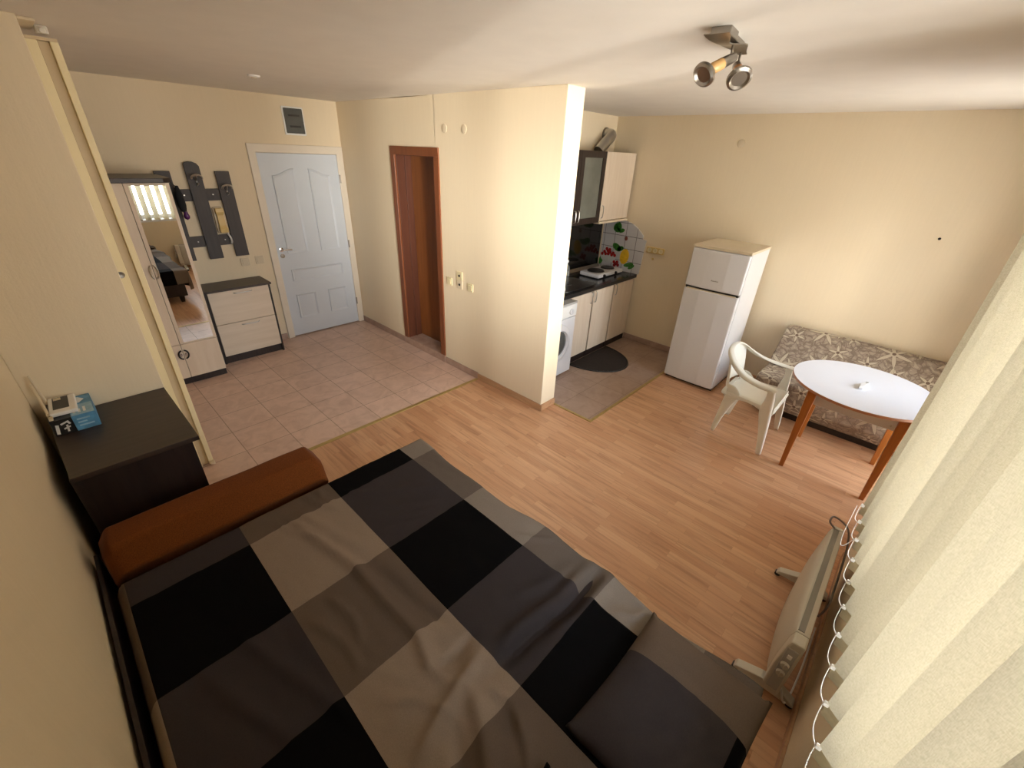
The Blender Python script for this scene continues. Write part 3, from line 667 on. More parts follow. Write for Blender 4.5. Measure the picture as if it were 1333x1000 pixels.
MB().prism([(-.205, 3.60), (-.182, 3.60), (-.160, 3.635), (-.182, 3.672), (-.205, 3.672), (-.187, 3.635)], 'z', bz1+.0002, bz1+.0016).build('arrow_mark', 'white_plastic', r)
for i, w_ in enumerate((.030, .018, .026)):
    MB().box(-.210, -.210+w_*1.9, by0-.0010, by0, .822+.018*i, .830+.018*i).build('print_line', 'blue_card2', r)
for i, (a, b) in enumerate(((.018, .030), (.040, .026), (.055, .036))):
    MB().box(-.215+i*.02, -.205+i*.02, by0+.03, by0+.03+b*1.6, bz1+.0009, bz1+.0015).build('print_line', 'white_plastic', r)
for q in (((-.298, .812), (-.286, .808), (-.278, .858), (-.290, .862)), ((-.272, .862), (-.240, .872), (-.234, .852), (-.242, .850), (-.247, .862), (-.270, .853)), ((-.258, .812), (-.250, .812), (-.246, .850), (-.254, .850)), ((-.266, .835), (-.240, .842), (-.241, .834), (-.266, .827))):
    MB().prism(q, 'y', by0-.0012, by0+.0002).build('printed_letter', 'white_plastic', r)
r = thing('wifi_router', (-.24, 3.58, .885), 'white router with a dark top and two raised antennas on the blue carton', 'router')
rz = .887
MB().prism([(-.292, 3.485), (-.190, 3.482), (-.186, 3.685), (-.290, 3.69)], 'z', rz, rz+.022).build('case', 'white_plastic', r, bevel=.005)
MB().prism([(-.276, 3.525), (-.216, 3.523), (-.213, 3.672), (-.272, 3.675)], 'z', rz+.022, rz+.0235).build('dark_cover', 'black_plastic', r, bevel=.0006)
MB().box(-.268, -.240, 3.635, 3.665, rz+.0235, rz+.0245).build('sticker', 'ivory_light', r)
for (a, b) in (((-.298, 3.515, rz+.012), (-.310, 3.64, rz+.135)), ((-.296, 3.668, rz+.012), (-.308, 3.688, rz+.165))):
    h = MB(); h.lathe([(.007, -.012), (.007, .012)], a, (0, 1, 0), 12); h.tube([a, b], [.0065, .0045], 10); h.build('antenna', 'ivory_light', r, smooth=True)
MB().box(-.300, -.284, 3.452, 3.484, rz, rz+.012).build('plug', 'ivory_light', r, bevel=.002)

# ------------------------------------------------------------------ sofa bed
from mathutils import noise as mnoise
r = thing('sofa_bed', (.46, 1.55, 0), 'opened sofa bed with rust brown velvet armrest in the near corner of the room', 'bed')
MB().box(-.25, 1.17, .58, 2.585, .10, .36).build('base', 'wenge', r, bevel=.006)
MB().box(-.27, 1.205, .545, 2.58, .362, .452).build('mattress', 'q_dark', r, bevel=.02, seg=3)
MB().box(-.342, -.326, .60, 2.90, .08, .445).build('side_board', 'wenge', r, bevel=.003)
for x in (-.18, 1.10):
    for y in (.62, 2.50):
        MB().loft([[(x-a, y-a, z), (x+a, y-a, z), (x+a, y+a, z), (x-a, y+a, z)] for z, a in ((0, .022), (.10, .034))]).build('leg', 'wenge', r, bevel=.003)
prof = [(2.69, .40), (2.655, .475), (2.675, .50), (2.70, .565), (2.722, .592), (2.845, .602), (2.878, .575), (2.885, .45), (2.885, .10), (2.69, .10)]
m = MB(); N = 24; rings = []
for i in range(N+1):
    x = -.30+.955*i/N; e = 1 if 0 < i < N else .0
    k = 1.0 - (.10 if i in (0, N) else 0)
    rings.append([(x, 2.78+(p[0]-2.78)*k+.003*mnoise.noise((x*6, p[0]*9, 1)), p[1]*(k if p[1] > .2 else 1)+.004*mnoise.noise((x*5, p[0]*8, 4))*(p[1] > .2)) for p in prof])
m.loft(rings); m.build('armrest', 'velvet', r, bevel=.012, smooth=True, seg=3)

# plaid bedspread
XB = (-.272, .172, .620, 1.082); YB = (2.450, 1.980, 1.548, 1.140, .715, .285)
def axis_samples(lo, hi, marks, step):
    pts = [lo]+[k for k in sorted(marks) if lo < k < hi]+[hi]; o = []
    for a, b in zip(pts, pts[1:]):
        n = max(1, round((b-a)/step)); o += [a+(b-a)*i/n for i in range(n)]
    return o+[hi]
def seg_d(p, a, b):
    ab = (b[0]-a[0], b[1]-a[1]); t = ((p[0]-a[0])*ab[0]+(p[1]-a[1])*ab[1])/(ab[0]**2+ab[1]**2); tc_ = min(1, max(0, t))
    dx, dy = p[0]-a[0]-ab[0]*tc_, p[1]-a[1]-ab[1]*tc_
    s = dx*ab[1]-dy*ab[0]
    return math.hypot(dx, dy)*(1 if s >= 0 else -1), tc_
RIDGES = [  # (polyline, half width, height)
    ([(1.26, 1.215), (.99, 1.205), (.80, 1.235), (.60, 1.25)], .022, -.024),
    ([(1.26, 1.265), (.99, 1.255), (.80, 1.285), (.66, 1.30)], .030, .016),
    ([(1.26, 1.155), (1.0, 1.150), (.85, 1.175)], .026, .012),
    ([(.40, 2.52), (.47, 2.28), (.545, 2.02)], .020, .010),
    ([(.35, 2.50), (.41, 2.20), (.45, 1.99), (.455, 1.75), (.47, 1.55), (.43, 1.42), (.47, 1.28)], .022, .017),
    ([(.50, 1.99), (.53, 1.80), (.545, 1.62), (.60, 1.45)], .018, -.012),
    ([(.30, 1.94), (.33, 1.78), (.30, 1.66)], .014, .007),
    ([(.20, 1.92), (.26, 1.70), (.25, 1.58)], .014, .006),
    ([(.60, 1.33), (.48, 1.30), (.36, 1.27), (.22, 1.22)], .020, .018),
    ([(.62, 1.40), (.52, 1.385), (.45, 1.40)], .016, -.014),
    ([(.50, 1.28), (.44, 1.15), (.36, 1.02), (.30, .90)], .028, .017),
    ([(.38, 1.22), (.30, 1.08), (.22, .96)], .022, -.014),
    ([(.56, 1.10), (.50, 1.00), (.42, .92)], .018, .010),
    ([(-.01, 2.03), (.04, 1.85), (.13, 1.55), (.16, 1.45)], .020, .009),
    ([(-.14, 1.96), (-.08, 1.75), (.02, 1.50)], .022, .008),
    ([(.66, 2.43), (.80, 2.32), (.98, 2.20), (1.07, 2.12)], .016, .006),
    ([(.64, 2.30), (.80, 2.18), (1.0, 2.06)], .016, .006),
    ([(.64, 2.20), (.80, 2.10), (.95, 2.02)], .014, .005),
    ([(.48, 2.60), (.50, 2.50), (.58, 2.35)], .012, .008),
    ([(.56, 2.60), (.54, 2.50), (.60, 2.40)], .010, .007),
    ([(.85, 1.40), (.98, 1.34), (1.2, 1.30)], .022, .007),
    ([(.62, 2.52), (.72, 2.40), (.90, 2.28), (1.04, 2.24)], .010, .005),
    ([(.64, 2.12), (.78, 2.05), (.90, 1.99)], .010, .005),
    ([(.30, 2.52), (.33, 2.40), (.42, 2.22)], .010, .006),
    ([(.36, 2.45), (.43, 2.30), (.50, 2.10)], .008, .005),
    ([(.24, 1.45), (.34, 1.36), (.40, 1.22)], .012, .008),
    ([(.52, 1.24), (.56, 1.12), (.50, 1.02)], .010, .009),
    ([(.30, 1.14), (.36, 1.02), (.34, .90)], .012, .009),
    ([(1.10, 1.62), (1.16, 1.52), (1.22, 1.46)], .010, .006),
    ([(1.09, 1.06), (1.14, .98), (1.20, .95)], .014, .009),
]
def bed_h(x, y):
    h = .007*mnoise.noise((x*2.2, y*1.8, .3)) + .0055*mnoise.noise((x*9, y*4+x*5, 1.7))*(.5+abs(mnoise.noise((x*2, y*2, 8)))) + .0022*mnoise.noise((x*30, y*18+x*10, 5))
    for pl, w, a in RIDGES:
        best, bt = 9, 0
        for i in range(len(pl)-1):
            d, t = seg_d((x, y), pl[i], pl[i+1]); 
            if abs(d) < abs(best): best, bt = d, (i+t)/(len(pl)-1)
        if abs(best) < 4*w:
            fade = min(1, bt*5+.15)*min(1, (1-bt)*5+.15)
            q = best/w
            # steep on one side, soft on the other
            h += 1.55*a*fade*math.exp(-(q*q)*(1.6 if q > 0 else .45))
    return h
def corner_r(x, y):
    """rounds the plan outline of the top at its corners"""
    return 0
xs = axis_samples(-.335, 1.52, XB+(1.225,), .0135); ys = axis_samples(.26, 2.80, YB, .0135)
XE, YEo, YN = 1.222, 2.592, .528
def cover_pos(a, b):
    x, y, z = a, b, .0
    ze = .476
    xe = XE+.016*math.sin(b*5.2+.4)+.008*math.sin(b*13)+.018*math.exp(-((b-1.19)/.07)**2)-.03*max(0, b-2.25)
    dx = max(0, a-xe); dyo = max(0, b-YEo); dyn = max(0, YN-b)
    R = .022
    def fold(d):
        if d < R*PI/2: return R*math.sin(d/R), R*(1-math.cos(d/R))
        return R, R+(d-R*PI/2)
    hx, vx = fold(dx); ho, vo = fold(dyo); hn, vn = fold(dyn)
    x = min(a, xe)+hx; y = min(max(b, YN), YEo)+ho-hn
    drop = max(vx, vo, vn)
    if vx > .03: x += .012*math.sin(b*22)*min(1, (vx-.03)*8)
    if max(vo, vn) > .03: y += .010*math.sin(a*20)*min(1, (max(vo, vn)-.03)*8)*(1 if vo > vn else -1)
    if a < -.262:
        d = -.262-a; x = -.262-d*.62; drop = max(drop, d*d*14)
    top = ze+bed_h(a, b)*max(0, 1-drop*12)
    return (x, y, max(.10, top-drop))
cv = MB(); vs = [cover_pos(a, b) for b in ys for a in xs]; nx = len(xs); fs = []; mi = []
for j in range(len(ys)-1):
    for i in range(nx-1):
        fs.append((j*nx+i, j*nx+i+1, (j+1)*nx+i+1, (j+1)*nx+i))
        ca, cb = (xs[i]+xs[i+1])/2, (ys[j]+ys[j+1])/2
        col = sum(ca > k for k in XB); row = sum(cb < k for k in YB)
        if col in (1, 3): c = 0 if ((row+(col == 3)) % 2 == 1) else 1
        elif col == 2: c = 3 if row % 2 == 1 else 2
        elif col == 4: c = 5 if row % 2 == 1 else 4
        else: c = 2 if row < 2 or row % 2 == 1 else 3
        mi.append(c)
me = bpy.data.meshes.new('bedspread'); me.from_pydata(vs, [], fs); me.update()
for k in ('q_black', 'q_dark', 'q_mid', 'q_light', 'q_edge_l', 'q_edge_d'): me.materials.append(M[k])
for p, c in zip(me.polygons, mi): p.material_index = c; p.use_smooth = True
o = bpy.data.objects.new('bedspread', me); COL.objects.link(o); cv.bm.free()
sd = o.modifiers.new('thickness', 'SOLIDIFY'); sd.thickness = .004; sd.offset = -1
tag(o, 'large-check black, charcoal and beige bedspread covering the opened sofa bed', 'bedspread')

def pillow(name, cx, cy, sx, sy, rot, label, colour_at, th=.075, z0=.492):
    N = 40; vs = []; fs = []; mi = []
    def pos(u, v, s):
        x = u*sx/2; y = v*sy/2
        pu, pv = 1-abs(u)**2.6, 1-abs(v)**2.6
        h = th*(max(0, pu)*max(0, pv))**.42
        pinch = 1-.05*(u*u*(1-v*v)+v*v*(1-u*u)*0)
        y *= 1-.06*(1-v*v)*0-.045*(abs(u) < 1)*(math.cos(u*PI/2))*abs(v)
        x *= 1-.045*math.cos(v*PI/2)*abs(u)
        wr = .006*mnoise.noise((u*3+cx*9, v*3, s))+.003*mnoise.noise((u*9, v*7, s+3))
        z = s*(h if s > 0 else h*.35)+wr*min(1, h/th)*(s > 0)
        c_, s_ = math.cos(rot), math.sin(rot)
        return (cx+x*c_-y*s_, cy+x*s_+y*c_, z0+z+.012*(abs(u) > .9)*(abs(v) > .9))
    for s in (1, -1):
        base = len(vs)
        for j in range(N+1):
            for i in range(N+1): vs.append(pos(-1+2*i/N, -1+2*j/N, s))
        for j in range(N):
            for i in range(N):
                q = (base+j*(N+1)+i, base+j*(N+1)+i+1, base+(j+1)*(N+1)+i+1, base+(j+1)*(N+1)+i)
                fs.append(q if s > 0 else q[::-1]); mi.append(colour_at(-1+2*(i+.5)/N, -1+2*(j+.5)/N))
    m = MB(); v = [m.bm.verts.new(p) for p in vs]
    for q, c in zip(fs, mi):
        f_ = m.bm.faces.new([v[i] for i in q]); f_.material_index = c
    bmesh.ops.remove_doubles(m.bm, verts=m.bm.verts, dist=1e-5)
    o = m.build(name, ['q_dark', 'q_mid', 'q_black'], None, loc=(cx, cy, z0))
    for p in o.data.polygons: p.use_smooth = True
    return tag(o, label, 'pillow')
pillow('pillow', .905, .712, .575, .455, math.radians(-2), 'charcoal pillow with a brown side stripe at the window end of the bed', lambda u, v: 1 if u > .24 else (2 if v < -.78 else 0))
pillow('pillow', .215, .690, .62, .455, math.radians(3), 'black pillow mostly out of view at the bottom edge of the photo', lambda u, v: 2)

# ------------------------------------------------------------------ convector heater
r = thing('convector_heater', (1.97, .46, 0), 'beige grey electric convector heater on feet standing under the window blind', 'heater')
hx0, hx1 = 1.60, 2.40
def hsec(x, g=0):
    t = (x-hx0)/(hx1-hx0); bow = .030*math.sin(PI*min(1, max(0, t)))**.8
    return [(x, .425, .085), (x, .470+bow, .075), (x, .492+bow, .12), (x, .492+bow, .26), (x, .483+bow*.6, .40), (x, .474+bow*.2, .438), (x, .425, .440)]
MB().loft([hsec(hx0+(hx1-hx0)*i/20) for i in range(21)]).build('casing', 'heater', r, bevel=.004, smooth=True)
MB().box(hx0+.01, hx1-.02, .447, .470, .438, .4425).build('air_outlet', 'heater_grille', r)
e = MB().loft([hsec(1.535), hsec(1.56), hsec(1.60)]).build('end_cap', 'heater', r, bevel=.008)
MB().loft([[(1.5345, y, z) for y, z in ((.436, .12), (.478, .12), (.478, .40), (.436, .40))], [(1.5315, y, z) for y, z in ((.438, .122), (.476, .122), (.476, .398), (.438, .398))]]).build('control_panel', 'heater_panel', e)
for z in (.30, .245):
    MB().lathe([(.017, 0), (.015, .012), (.001, .013)], (1.5315, .457, z), (-1, 0, 0), 18).box(1.514, 1.5190, .455, .459, z-.014, z+.014).build('knob', 'heater', e)
MB().box(1.526, 1.532, .449, .465, .345, .365).build('rocker_switch', 'white_plastic', e, bevel=.001)
for x in (1.60, 2.33):
    f_ = MB().prism([(.352, .028), (.358, .045), (.43, .085), (.50, .085), (.60, .048), (.61, .028)], 'x', x-.025, x+.02).build('foot', 'heater', r, bevel=.004)
    for y in (.366, .600): MB().lathe([(.015, -.012), (.015, .012)], (x, y, .0155), (1, 0, 0), 16).build('castor', 'black_plastic', f_, smooth=True)
MB().tube(smoothpath([(2.385, .47, .443), (2.37, .50, .48), (2.40, .49, .50), (2.41, .42, .46), (2.40, .385, .36), (2.30, .365, .24), (2.12, .362, .18), (2.02, .385, .17)]), .005, 8).build('cable', 'cord_grey', r, smooth=True)
MB().tube(smoothpath([(1.58, .425, .11), (1.56, .392, .05), (1.66, .372, .012), (1.85, .362, .012), (2.1, .36, .012)]), .004, 8).build('cable', 'white_plastic', r, smooth=True)
MB().box(2.385, 2.405, .43, .475, .38, .445).build('end_trim', 'heater', r, bevel=.003)

# ------------------------------------------------------------------ vertical blind
r = thing('vertical_blind', (.85, .37, 0), 'cream fabric vertical blind hanging in front of the window at right', 'blind')
MB().box(-.34, 2.02, .345, .385, H-.05, H-.001).build('headrail', 'white_plastic', r, bevel=.003)
PITCH = .1222; NS = 20; zc = .905; clips = []
for k in range(NS):
    xf = 1.962-PITCH*k                      # x of the room-side edge
    ang = math.radians(28+2.2*math.sin(k*1.7)); w_ = .127
    yf_ = .375+.0427*xf
    bx, by = xf-w_*math.sin(ang), yf_-w_*math.cos(ang)
    m = MB(); NSEG = 6; NZ = 10; vs = []; fs = []
    for j in range(NZ+1):
        z = zc+(H-.052-zc)*j/NZ
        for i in range(NSEG+1):
            t = i/NSEG; cur = .0085*math.sin(PI*t)+.0015*math.sin(z*3+k)
            vs.append((xf+(bx-xf)*t-cur*math.cos(ang), yf_+(by-yf_)*t+cur*math.sin(ang), z))
    for j in range(NZ):
        for i in range(NSEG):
            a = j*(NSEG+1)+i; fs.append((a, a+1, a+NSEG+2, a+NSEG+1))
    m.faces(vs, fs); s = m.build('slat', 'slat', r, smooth=True)
    n_ = Vector((math.cos(ang), -math.sin(ang), 0))*.0025; A = Vector((xf, yf_, 0)); B = Vector((bx, by, 0))
    m = MB(); m.loft([[A-n_+Vector((0, 0, z)), B-n_+Vector((0, 0, z)), B+n_+Vector((0, 0, z)), A+n_+Vector((0, 0, z))] for z in (zc-.042, zc)])
    m.build('weight_pocket', 'slat_weight', s, bevel=.001)
    m = MB(); m.box(xf-.006, xf+.004, yf_-.006, yf_+.006, zc-.006, zc+.006); m.build('chain_clip', 'chain', s, bevel=.001)
    clips.append(Vector((xf, yf_+.006, zc)))
def chain(pts_, name):
    m = MB(); d = 0
    P_ = pts_; 
    m.tube(P_, .0007, 5)
    acc = 0
    for a, b in zip(P_, P_[1:]):
        L = (b-a).length
        while acc < L:
            c = a.lerp(b, acc/L); m.lathe([(.0001, -.0019), (.0019, 0), (.0001, .0019)], c, (0, 0, 1), 6); acc += .006
        acc -= L
    m.build(name, 'chain', r, smooth=True)
pts_ = []
for a, b in zip(clips, clips[1:]):
    for i in range(8):
        t = i/8; pts_.append(a.lerp(b, t)+Vector((0, .004*math.sin(PI*t), -.030*math.sin(PI*t**.75)-.004)))
chain(pts_, 'bead_chain')
A = clips[2]; m_ = [A, A+Vector((.03, .01, -.05)), A+Vector((.06, .012, -.10)), clips[1]+Vector((.03, .01, -.02)), clips[0]]
chain(smoothpath([clips[2], clips[2]+Vector((.02, .02, -.07)), clips[1]+Vector((-.01, .02, -.085)), clips[0]+Vector((.0, .01, -.01))], 5), 'spare_chain')

# ------------------------------------------------------------------ floral sofa
r = thing('floral_sofa', (4.6, .65, 0), 'armless sofa in beige brown floral fabric against the right wall behind the table', 'sofa')
sy0, sy1 = -.12, 1.375
MB().box(4.34, 4.93, sy0+.02, sy1-.03, .0, .07).build('plinth', 'wenge', r)
def upholster(name, prof, parent, bev=.018):
    """closed x-z profile swept along y, with the print laid along the profile"""
    me = bpy.data.meshes.new(name); bm_ = bmesh.new(); uv = bm_.loops.layers.uv.new('print'); N = 20; k = len(prof)
    L = [0]
    for i in range(k): L.append(L[-1]+math.dist(prof[i], prof[(i+1) % k]))
    V = [[bm_.verts.new((p[0], sy0+(sy1-sy0)*i/N, p[1])) for p in prof] for i in range(N+1)]
    for i in range(N):
        for j in range(k):
            j2 = (j+1) % k; f_ = bm_.faces.new((V[i][j], V[i][j2], V[i+1][j2], V[i+1][j]))
            ys_ = (sy0+(sy1-sy0)*i/N, sy0+(sy1-sy0)*(i+1)/N)
            for lp, q in zip(f_.loops, ((ys_[0], L[j]), (ys_[0], L[j+1]), (ys_[1], L[j+1]), (ys_[1], L[j]))): lp[uv].uv = q
    for i in (0, N):
        f_ = bm_.faces.new(V[i]); 
        for lp in f_.loops: lp[uv].uv = (lp.vert.co.x, lp.vert.co.z)
    bmesh.ops.recalc_face_normals(bm_, faces=bm_.faces); bmesh.ops.translate(bm_, verts=bm_.verts, vec=-WL[parent])
    bm_.to_mesh(me); bm_.free(); me.materials.append(M['floral'])
    o = bpy.data.objects.new(name, me); COL.objects.link(o); o.parent = parent; WL[o] = WL[parent]
    b = o.modifiers.new('bevel', 'BEVEL'); b.width = bev; b.segments = 3; b.limit_method = 'ANGLE'; b.angle_limit = math.radians(35)
    return o
upholster('seat', [(4.30, .07), (4.92, .07), (4.92, .36), (4.62, .40), (4.20, .415), (4.175, .39), (4.19, .20)], r)
upholster('backrest', [(4.52, .42), (4.60, .405), (4.93, .41), (4.955, .70), (4.90, .735), (4.84, .715), (4.66, .54)], r)

# ------------------------------------------------------------------ round table and remote
r = thing('round_table', (3.78, .61, 0), 'round white drop-leaf table on four orange brown legs before the floral sofa', 'table')
tcx, tcy, tr = 3.735, .615, .448
def circ(rad, n=72): return [(tcx+rad*math.cos(2*PI*i/n), tcy+rad*math.sin(2*PI*i/n)) for i in range(n)]
YC = tcy-math.sqrt(tr*tr-.28**2)
full = circ(tr); seam = .275
main = [p for p in full if p[1] > seam]; leafp = [p for p in full if p[1] < seam-.003]
main.sort(key=lambda p: math.atan2(p[1]-tcy, p[0]-tcx)); 
hx = math.sqrt(tr*tr-(seam-tcy)**2)
a_r = math.atan2(seam-tcy, hx); a_l = PI-a_r
main = [(tcx+tr*math.cos(a_r+(a_l-a_r)*i/60), tcy+tr*math.sin(a_r+(a_l-a_r)*i/60)) for i in range(61)]
leafp = [(tcx+tr*math.cos(a_l+.006+(2*PI+a_r-a_l-.012)*i/24), tcy+tr*math.sin(a_l+.006+(2*PI+a_r-a_l-.012)*i/24)) for i in range(25)]
t = MB().prism(main, 'z', .731, .7495).build('tabletop', 'table_edge', r, bevel=.0015)
MB().prism([(tcx+(p[0]-tcx)*.996, tcy+(p[1]-tcy)*.996) for p in main], 'z', .7495, .7508).build('white_surface', 'enamel_top', t)
t2 = MB().prism(leafp, 'z', .731, .7495).build('drop_leaf', 'table_edge', r, bevel=.0015)
MB().prism([(tcx+(p[0]-tcx)*.996, tcy+(p[1]-tcy)*.99) for p in leafp], 'z', .7495, .7508).build('white_surface', 'enamel_top', t2)
LX, LY = (3.505, 4.085), (.335, .872)
m = MB(); a = .012
m.box(LX[0]+.01, LX[0]+.028, LY[0]+.03, LY[1]-.03, .585, .731); m.box(LX[1]-.028, LX[1]-.01, LY[0]+.03, LY[1]-.03, .585, .731)
m.box(LX[0]+.03, LX[1]-.03, LY[0]+.01, LY[0]+.028, .585, .731); m.box(LX[0]+.03, LX[1]-.03, LY[1]-.028, LY[1]-.01, .585, .731)
m.build('apron', 'enamel', r, bevel=.002)
for i, x in enumerate(LX):
    for j, y in enumerate(LY):
        sx, sy = (1 if i == 0 else -1), (1 if j == 0 else -1)
        MB().loft([[(x-q, y-q2, z), (x+q, y-q2, z), (x+q, y+q2, z), (x-q, y+q2, z)] for z, q, q2 in ((0, .016, .016), (.60, .030, .028), (.731, .032, .028))]).build('leg', 'table_leg', r, bevel=.004)
        if i == 0 and j == 0: MB().lathe([(.006, 0), (.005, .004)], (x+.01, y+.055, .615), (-1, 0, 0), 10).build('bolt', 'steel', r)
r = thing('remote_control', (3.70, .63, .7508), 'small white remote control lying on the round white table', 'remote control')
MB().prism([(3.640, .642), (3.655, .612), (3.765, .592), (3.772, .618), (3.70, .645)], 'z', .7512, .778).build('case', 'white_plastic', r, bevel=.007, seg=3)
MB().prism([(3.735, .601), (3.762, .597), (3.766, .614), (3.74, .618)], 'z', .778, .7795).build('grey_end', 'heater_panel', r, bevel=.0005)

# ------------------------------------------------------------------ plastic armchair
r = thing('plastic_armchair', (3.77, 1.27, 0), 'ivory white moulded plastic armchair facing the round table beside the fridge', 'chair')
def sheet(grid, name, th=.006, parent=None, mat='chair', sub=1):
    k = len(grid[0]); vs = [p for g in grid for p in g]; fs = []
    for i in range(len(grid)-1):
        for j in range(k-1): fs.append((i*k+j, i*k+j+1, (i+1)*k+j+1, (i+1)*k+j))
    m = MB().faces(vs, fs); o = m.build(name, mat, parent or r, smooth='all')
    for p in o.data.polygons: p.use_smooth = True
    q = o.modifiers.new('thickness', 'SOLIDIFY'); q.thickness = th; q.offset = 0
    if sub:
        q = o.modifiers.new('round', 'SUBSURF'); q.levels = sub; q.render_levels = sub
    return o
CX, CY = 3.77, 1.27
# seat dish with turned-down rim
g = []
for j in range(13):
    v = -1+2*j/12; y = CY+.22*v; row = []
    hw = .235-.035*(v+1)/2
    for i in range(17):
        u = -1+2*i/16; z = .425-.018*(1-u*u)*(1-v*v)-.006*v
        if abs(u) > .93: z -= .030
        if v < -.9: z -= .030+.010*(1-u*u)
        row.append((CX+hw*u, y, z))
    g.append(row)
sheet(g, 'seat', .006)
# back shell
g = []
for j in range(11):
    t = j/10; z = .445+.325*t; row = []
    for i in range(17):
        u = -1+2*i/16; top = z if t < .99 else z
        zz = .445+(.325-.045*abs(u)**3)*t
        row.append((CX+(.185+.005*t)*math.sin(u*1.25)/math.sin(1.25), CY+.175+.045*t+.055*(1-u*u)-.006*math.sin(PI*t), zz))
    g.append(row)
sheet(g, 'backrest', .007)
# rolled rim that runs over the back and down into both arms, then the front legs
def ribbon(path, wd, name, th=.008):
    P_ = smoothpath(path, 6); n = len(P_); g = []
    for i, p in enumerate(P_):
        t = i/(n-1); w_ = wd(t); d = (P_[min(i+1, n-1)]-P_[max(i-1, 0)]).normalized(); 
        side = Vector((p.x-CX, (p.y-CY)*1.0+.02, 0)).normalized(); side = (side-d*side.dot(d)).normalized()
        nn = d.cross(side).normalized(); nn = nn if nn.z > 0 else -nn
        g.append([p-side*w_*.5-nn*.006, p-side*w_*.25, p+side*w_*.25, p+side*w_*.5, p+side*w_*.56-nn*.030])
    return sheet(g, name, th)
for s in (-1, 1):
    path = [(CX, CY+.268, .775), (CX+s*.09, CY+.26, .768), (CX+s*.165, CY+.225, .742), (CX+s*.215, CY+.16, .690), (CX+s*.250, CY+.06, .640), (CX+s*.268, CY-.06, .618), (CX+s*.272, CY-.155, .612), (CX+s*.270, CY-.178, .600)]
    ribbon(path, lambda t: .040+.022*min(1, max(0, (t-.35)*3)), 'arm')
    # front leg: rises from the floor to the arm, L-shaped section
    g = []
    for z, x, y, wx, wy in ((0, .268, -.232, .018, .034), (.12, .262, -.222, .024, .044), (.26, .254, -.208, .032, .062), (.36, .245, -.195, .044, .085), (.43, .240, -.185, .050, .080), (.50, .250, -.178, .040, .052), (.56, .262, -.172, .030, .046), (.612, .270, -.160, .026, .050)):
        g.append([(CX+s*(x-wx), CY+y-.004, z), (CX+s*x, CY+y-.006, z), (CX+s*(x+.006), CY+y+.005, z), (CX+s*(x+.006), CY+y+wy*.6, z), (CX+s*(x+.004), CY+y+wy, z)])
    sheet(g, 'leg', .008)
    # rear leg
    g = []
    for z, x, y, wx, wy in ((0, .190, .205, .022, .030), (.15, .186, .195, .030, .045), (.28, .182, .185, .042, .070), (.37, .182, .178, .060, .100), (.43, .188, .172, .075, .12), (.50, .185, .182, .045, .05)):
        g.append([(CX+s*(x-wx), CY+y+.004, z), (CX+s*x, CY+y+.006, z), (CX+s*(x+.006), CY+y-.004, z), (CX+s*(x+.006), CY+y-wy*.6, z), (CX+s*(x+.004), CY+y-wy, z)])
    sheet(g, 'leg', .008)
    # side apron under the seat with an arched lower edge
    g = []
    for i in range(13):
        t = i/12; y = CY-.195+.375*t; x = .232-.045*t+.006; zl = .395-.055*(2*t-1)**2*1.2
        g.append([(CX+s*x, y, zl), (CX+s*(x+.002), y, (zl+.425)/2), (CX+s*x, y, .425)])
    sheet(g, 'side_apron', .006)
for yy, hw, nm in ((CY-.205, .232, 'front_apron'), (CY+.19, .188, 'rear_apron')):
    g = []
    for i in range(13):
        u = -1+2*i/12; zl = .400-.05*u*u
        g.append([(CX+hw*u, yy, zl), (CX+hw*u, yy, (zl+.43)/2), (CX+hw*u, yy, .43)])
    sheet(g, nm, .006)

# ------------------------------------------------------------------ fridge
r = thing('fridge', (4.56, 2.01, 0), 'white two-door fridge freezer standing against the right wall beside the kitchen tiles', 'fridge')
fy0, fy1, fx = 1.752, 2.283, 4.281
MB().box(fx+.055, 4.875, fy0, fy1, .03, 1.412).build('cabinet', 'enamel', r, bevel=.004)
MB().box(fx+.012, 4.885, fy0-.003, fy1+.003, 1.412, 1.437).build('top_board', 'ivory_light', r, bevel=.004)
MB().prism([(fx+.05, fy0+.002), (fx+.006, fy0+.002), (fx-.006, (fy0+fy1)/2-.10), (fx-.006, (fy0+fy1)/2+.10), (fx+.006, fy1-.002), (fx+.05, fy1-.002)], 'z', .035, 1.020).build('fridge_door', 'enamel', r, bevel=.010, seg=3)
fd = MB().prism([(fx+.05, fy0+.002), (fx+.006, fy0+.002), (fx-.006, (fy0+fy1)/2-.10), (fx-.006, (fy0+fy1)/2+.10), (fx+.006, fy1-.002), (fx+.05, fy1-.002)], 'z', 1.044, 1.408).build('freezer_door', 'enamel', r, bevel=.010, seg=3)
MB().box(fx+.018, fx+.055, fy0+.01, fy1-.01, 1.018, 1.046).build('door_gap_grip', 'black_plastic', r)
MB().box(fx-.002, fx+.02, fy0+.03, fy1-.03, 1.018, 1.026).build('grip_strip', 'ivory_light', r, bevel=.002)
MB().box(fx+.05, 4.86, fy0+.01, fy1-.01, .0, .03).build('foot_rail', 'black_plastic', r)
m = MB(); yy = 2.035
for i, w_ in enumerate((.007, .006, .008, .006, .005, .007, .006)):
    m.box(fx-.0075, fx-.0055, yy-w_, yy, 1.128, 1.128+(.012 if i in (0, 4) else .009)); yy -= w_+.0035
m.build('badge', 'heater_grille', fd)

